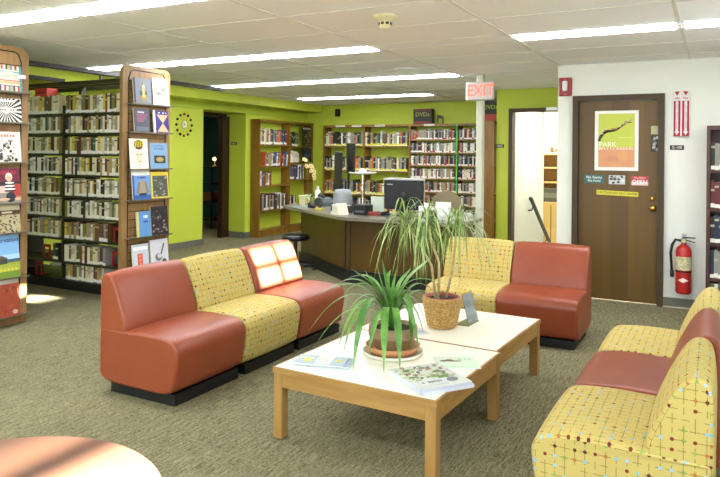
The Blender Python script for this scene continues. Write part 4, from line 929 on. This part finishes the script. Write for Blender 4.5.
# ------------------------------------------------------------------ stool
t = thing('stool', 'low black round stool on casters in front of the desk', 'stool', (-4.67, 7.02, 0))
B().lathe([(.05, .37), (.16, .375), (.178, .39), (.18, .415), (.165, .437), (.1, .447), (0, .45)], mat('black_vinyl', '101113', .3), 32).obj('seat', t)
B().lathe([(.024, .08), (.024, .37)], BLACKM, 12).lathe([(.035, .07), (.035, .2)], BLACKM, 12).obj('column', t)
for k in range(5):
    a = k*2*PI/5+.35; LEG_ = B().tube([(0, 0, .08), (.26*math.cos(a), .26*math.sin(a), .06)], [.022, .014], BLACK, 8); lg = LEG_.obj('leg', t); B().lathe([(.025, -.01), (.025, .01)], BLACK, 12, T=TR(.25*math.cos(a), .25*math.sin(a), .025, rx=PI/2, rz=a)).obj('caster', lg)

# ------------------------------------------------------------------ desk
t = thing('service_desk', 'brown wood service desk with grey counter and angled left side', 'desk', (0, 0, 0))
pf = [(-5.2, 7.5), (-5.13, 7.42), (-3.74, 6.47), (-3.6, 6.43), (-2.3, 6.42), (-2.3, 7.18), (-3.45, 7.2), (-4.72, 8.1), (-5.05, 8.06), (-5.24, 7.8)]
B().prism(pf, .725, .76, COUNTER).obj('countertop', t)
pb = [(-4.98, 7.62), (-3.72, 6.66), (-2.36, 6.62), (-2.36, 7.05), (-3.5, 7.1), (-4.72, 7.98)]
pk = [(-5.0, 7.60), (-3.72, 6.63), (-2.35, 6.59), (-2.35, 7.06), (-3.5, 7.11), (-4.72, 8.0)]
B().prism(pb, .14, .725, DESKW).obj('front_panel', t)
B().prism(pk, 0, .14, BLACK).obj('plinth', t)
tr = B()
for (x, y) in ((-3.76, 6.69-.005), (-3.68, 6.655)): tr.box(x-.006, y-.006, .14, x+.006, y+.004, .722, BLACKM)
tr.obj('joint_strip', t)
DZ = .761
# monitor
t = thing('computer_monitor', 'black computer monitor seen from behind with a silver top edge', 'monitor', (-3.16, 6.98, DZ), .08)
B().box(-.235, -.03, .07, .235, .02, .42, BLACK, bev=.01).obj('screen_housing', t)
hs = [o for o in COL.objects if o.name.startswith('screen_housing')][-1]
B().box(-.24, -.035, .405, .24, .025, .43, mat('silver_plastic', 'c3c3bd', .4), bev=.006).box(-.24, .02, .065, .24, .03, .42, mat('silver_plastic', 'c3c3bd', .4)).obj('bezel', t)
B().box(-.04, -.07, .06, .04, -.03, .22, BLACK, bev=.01).box(-.11, -.11, 0, .11, .06, .015, BLACK, bev=.005).box(-.03, -.07, .015, .03, -.045, .1, BLACK).obj('stand', t)
B().rect(-.2, .35, -.13, .362, 1, flat('9a9a96'), TR(0, -.03, 0)).obj('nameplate', hs)
B().lathe([(.025, 0), (.025, .004)], flat('3a3a3a'), 14, T=TR(0, -.03, .25, rx=PI/2)).obj('emblem', hs)
# two dark flat screens seen nearly edge on
for (x, y, rz, hh, z0, lab) in ((-4.08, 7.36, 2.36, .36, .48, 'tall dark screen seen from the side on the desk, right of its twin'), (-4.21, 7.28, 2.33, .64, .09, 'narrow dark screen seen edge on at the left of the desk equipment')):
    t = thing('computer_monitor', lab, 'monitor', (x, y, DZ), rz)
    B().box(-.16, -.015, z0-.02, .16, .015, z0+hh, BLACK, TR(ry=-.03), bev=.006).obj('screen_housing', t)
    B().lathe([(.055, 0), (.055, .012), (.015, .02), (.015, z0+.06)], BLACK, 20, (0, .02, 0)).obj('stand', t)
# white oval tray on a stem, grey label machine
t = thing('round_tray_stand', 'white oval tray on a thin stand above the grey machine on the desk', 'stand', (-3.86, 7.28, DZ))
B().lathe([(.06, .45), (.16, .462), (.175, .475), (.17, .48), (.05, .47), (0, .47)], flat('dcdcd4', .3), 32).obj('tray', t)
B().lathe([(.1, .0), (.1, .015), (.012, .02), (.012, .45)], CHROME, 16).obj('stem', t)
B().lathe([(.05, .48), (.045, .51), (.0, .53)], flat('e4e4dc', .3), 16).obj('cap', t)
t = thing('receipt_machine', 'grey desk machine with a rounded body beneath the white tray', 'office machine', (-3.98, 7.0, DZ))
B().box(-.12, -.1, 0, .12, .1, .08, flat('2e3032'), bev=.02).obj('base', t)
B().lathe([(.11, .08), (.12, .12), (.11, .22), (.09, .27), (0, .28)], flat('8d9294', .4), 24).obj('body', t)
B().lathe([(.1, .075), (.125, .085), (.1, .1)], flat('d8dad8', .3), 24, (0, -.02, 0)).obj('collar', t)
t = thing('telephone', 'dark grey desk phone with a rounded back near the left of the desk', 'telephone', (-4.68, 7.72, DZ), -.5)
B().prism([(-.13, 0), (.15, 0), (.13, .05), (.06, .1), (-.03, .115), (-.1, .08)], -.09, .09, flat('3a4040', .5), TR(rx=PI/2)).obj('body', t)
B().tube([(-.1, -.05, .115), (-.02, -.05, .15), (.08, -.05, .125)], .02, flat('2a2e2e'), 8).obj('handset', t)
t = thing('tape_dispenser', 'yellow tape dispenser with dark top in front of the phone', 'tape dispenser', (-4.36, 7.08, DZ), -.6)
B().box(-.07, -.03, 0, .07, .03, .03, flat('c9b83a'), bev=.005).obj('base', t); B().lathe([(.03, -.012), (.03, .012)], flat('2c2c28'), 18, T=TR(.02, 0, .06, rx=PI/2)).obj('roll', t)
t = thing('tape_dispenser', 'black rounded tape dispenser beside the pale cup', 'tape dispenser', (-4.63, 7.33, DZ), -.6)
B().prism([(-.07, 0), (.07, 0), (.06, .03), (.02, .06), (-.03, .065), (-.06, .03)], -.03, .03, BLACK, TR(rx=PI/2)).obj('base', t)
t = thing('drinking_cup', 'pale yellow cup on the left end of the desk', 'cup', (-4.95, 7.62, DZ))
B().lathe([(.045, 0), (.065, .13), (.07, .135), (.06, .13), (.042, .01), (0, .01)], flat('ddd6a0', .4), 24).obj('body', t); B().tube([(.06, 0, .11), (.1, 0, .09), (.09, 0, .05), (.055, 0, .035)], .007, flat('ddd6a0'), 6).obj('handle', t)
t = thing('bottle', 'white upright bottle beside the pale cup on the desk', 'bottle', (-4.78, 7.72, DZ))
B().lathe([(.035, 0), (.038, .01), (.038, .19), (.03, .21), (.015, .22), (.015, .235)], flat('dfe2dc', .3), 20).obj('body', t); B().lathe([(.018, .235), (.018, .26), (0, .262)], flat('c8ccc8'), 14).obj('cap', t)
t = thing('card_holder', 'cream folded desk card standing at the counter corner', 'desk sign', (-3.86, 6.72, DZ), -.45)
B().prism([(-.09, 0), (.09, 0), (.03, .13), (.02, .13)], -.07, .07, flat('e0dcc0'), TR(rx=PI/2)).obj('card', t); B().rect(-.05, .02, .05, .1, 1, flat('c9c7b4'), TR(0, -.07, 0)).obj('print', t)
t = thing('card_printer', 'small black box printer right of the cream card', 'printer', (-3.62, 6.85, DZ), -.1)
B().box(-.09, -.08, 0, .09, .08, .12, BLACK, bev=.012).obj('body', t); B().rect(-.06, .03, .06, .05, 1, flat('5c6060'), TR(0, -.08, 0)).obj('slot', t)
for k, (x, y, c_, lab) in enumerate(((-3.45, 6.8, '8a2c26', 'dark red stapler at the front of the desk, left of the monitor'), (-3.36, 6.9, '2a2a2c', 'black stapler next to the dark red one by the monitor'))):
    t = thing('stapler', lab, 'stapler', (x, y, DZ), .3+k); B().box(-.07, -.018, 0, .07, .018, .014, flat(c_)).obj('base', t); B().box(-.07, -.017, .018, .07, .017, .045, flat(c_), TR(ry=-.08), bev=.008).obj('arm', t)
t = thing('paper_stack', 'pale green paper pad standing behind the staplers', 'notepad', (-3.52, 7.03, DZ), .1); B().box(-.08, -.02, 0, .08, .02, .2, flat('c9d4c0')).obj('pad', t)
for k, (x, y, s, lab) in enumerate(((-2.82, 6.85, .16, 'white tissue box right of the monitor, left one'), (-2.62, 6.82, .14, 'white paper box right of the monitor, right one'))):
    t = thing('tissue_box', lab, 'box', (x, y, DZ), .2*k); B().box(-s/2, -.06, 0, s/2, .06, .13, flat('e2e6e2'), bev=.004).obj('body', t); B().prism([(-.03, .13), (.03, .13), (.045, .17), (.0, .155), (-.04, .175)], -.004, .004, flat('f2f4f2'), TR(rx=PI/2)).obj('tissue', t)
t = thing('office_chair', 'tan office chair with a rounded back behind the desk', 'chair', (-2.93, 7.75, 0), .1)
TAN = mat('tan_fabric', '8f8262', .8)
B().plate([(.18*math.cos(a)*(.9 if math.sin(a) < 0 else 1), .85+.17*math.sin(a)) for a in [2*PI*i/28 for i in range(28)]], -.04, .02, TAN).obj('backrest', t)
B().box(-.24, .0, .42, .24, .46, .5, TAN, bev=.03).obj('seat', t); B().lathe([(.03, .07), (.03, .42)], BLACKM, 12, (0, .22, 0)).obj('column', t); B().box(-.03, -.02, .48, .03, .02, .6, BLACKM).obj('back_bracket', t)
for k in range(5): a = k*2*PI/5; B().tube([(0, .22, .07), (.26*math.cos(a), .22+.26*math.sin(a), .04)], [.025, .015], BLACK, 6).obj('leg', t)
t = thing('paper_sheet', 'white notice propped upright on the counter in front of the tan chair', 'notice', (-2.72, 7.06, DZ), .05); B().box(-.09, 0, 0, .09, .006, .17, flat('e6eae8'), TR(rx=-.12)).obj('sheet', t); B().box(-.09, .0, 0, .09, .05, .004, flat('d0d4d2')).obj('foot', t)
tag(B().box(-.12, -.09, 0, .12, .09, .05, flat('dadad6')).box(-.1, -.08, .05, .1, .07, .08, flat('c5c7c6')).obj('paper_stack', None, (-2.42, 6.8, DZ)), 'stack of white papers at the right end of the desk counter', 'papers')
tag(B().box(-.1, -.05, 0, .1, .05, .006, flat('9cc4d4')).obj('notepad', None, (-4.86, 7.42, DZ), .5), 'small light blue card on the left end of the counter', 'card')
# orchid
t = thing('orchid', 'pale yellow orchid spray in a small pot at the left of the desk', 'orchid', (-5.02, 7.88, DZ))
B().lathe([(.04, 0), (.055, .09), (.05, .09), (.0, .08)], flat('8a8a5c'), 20).obj('pot', t)
B().tube([(0, 0, .08), (-.02, 0, .3), (-.04, .0, .52), (-.02, 0, .6), (.05, 0, .56), (.1, 0, .5)], .005, flat('6b7c3a'), 6).obj('stem', t)
fl = B()
ro = random.Random(3)
for k in range(13):
    u_ = k/12; x = -.06+.17*u_+ro.uniform(-.03, .03); z = .62-.2*u_+ro.uniform(-.06, .06)
    for j in range(5):
        a = j*2*PI/5+k; fl.disc(x+.016*math.cos(a), z+.016*math.sin(a), .015, .012, 1+j, flat('e2cf92'), 8, TR(0, -.02-.01*(k % 3), 0))
    fl.disc(x, z, .009, .009, 9, flat('c98a4a'), 8, TR(0, -.02-.01*(k % 3), 0))
fl.obj('blossoms', t)
lf = B()
for a in (.3, 1.6, 2.8, 4.2, 5.3): ribbon(lf, (0, 0, .08), (.06*math.cos(a), .06*math.sin(a), .15), (.12*math.cos(a), .12*math.sin(a), .14), (.17*math.cos(a), .17*math.sin(a), .08), .045, LEAF, .2, 8)
lf.obj('leaves', t)
# signs on top of the back bookcase
t = thing('display_sign', 'black and red boxed sign with pale lettering on top of the back bookcase', 'sign', (-4.6, 10.95, 2.011))
B().box(-.19, 0, 0, .16, .1, .27, flat('1b1a14')).obj('box_body', t); B().rect(-.17, .235, .14, .262, 1, flat('7c2a1e')).rect(-.17, .01, .14, .05, 1, flat('7c2a1e')).text('DVDs', -.015, .17, .11, flat('b0a75a'), 1).obj('lettering', t)
t = thing('bookend', 'black arched bookend on top of the back bookcase beside the boxed sign', 'bookend', (-4.28, 10.95, 2.011))
B().plate([(-.06, 0), (-.035, 0), (-.035, .1), (.035, .09), (.035, 0), (.06, 0), (.06, .12), (.0, .15), (-.06, .16)], 0, .012, BLACK).obj('arch', t)
t = thing('wall_speaker', 'small black speaker high on the lime back wall', 'speaker', (-6.45, 11.15, 2.26)); B().box(-.045, -.07, -.07, .045, 0, .07, BLACK, bev=.01).obj('body', t); B().lathe([(.03, 0), (.03, .002)], flat('2e2e2c'), 16, T=TR(0, -.07, 0, rx=PI/2)).obj('grille', t)
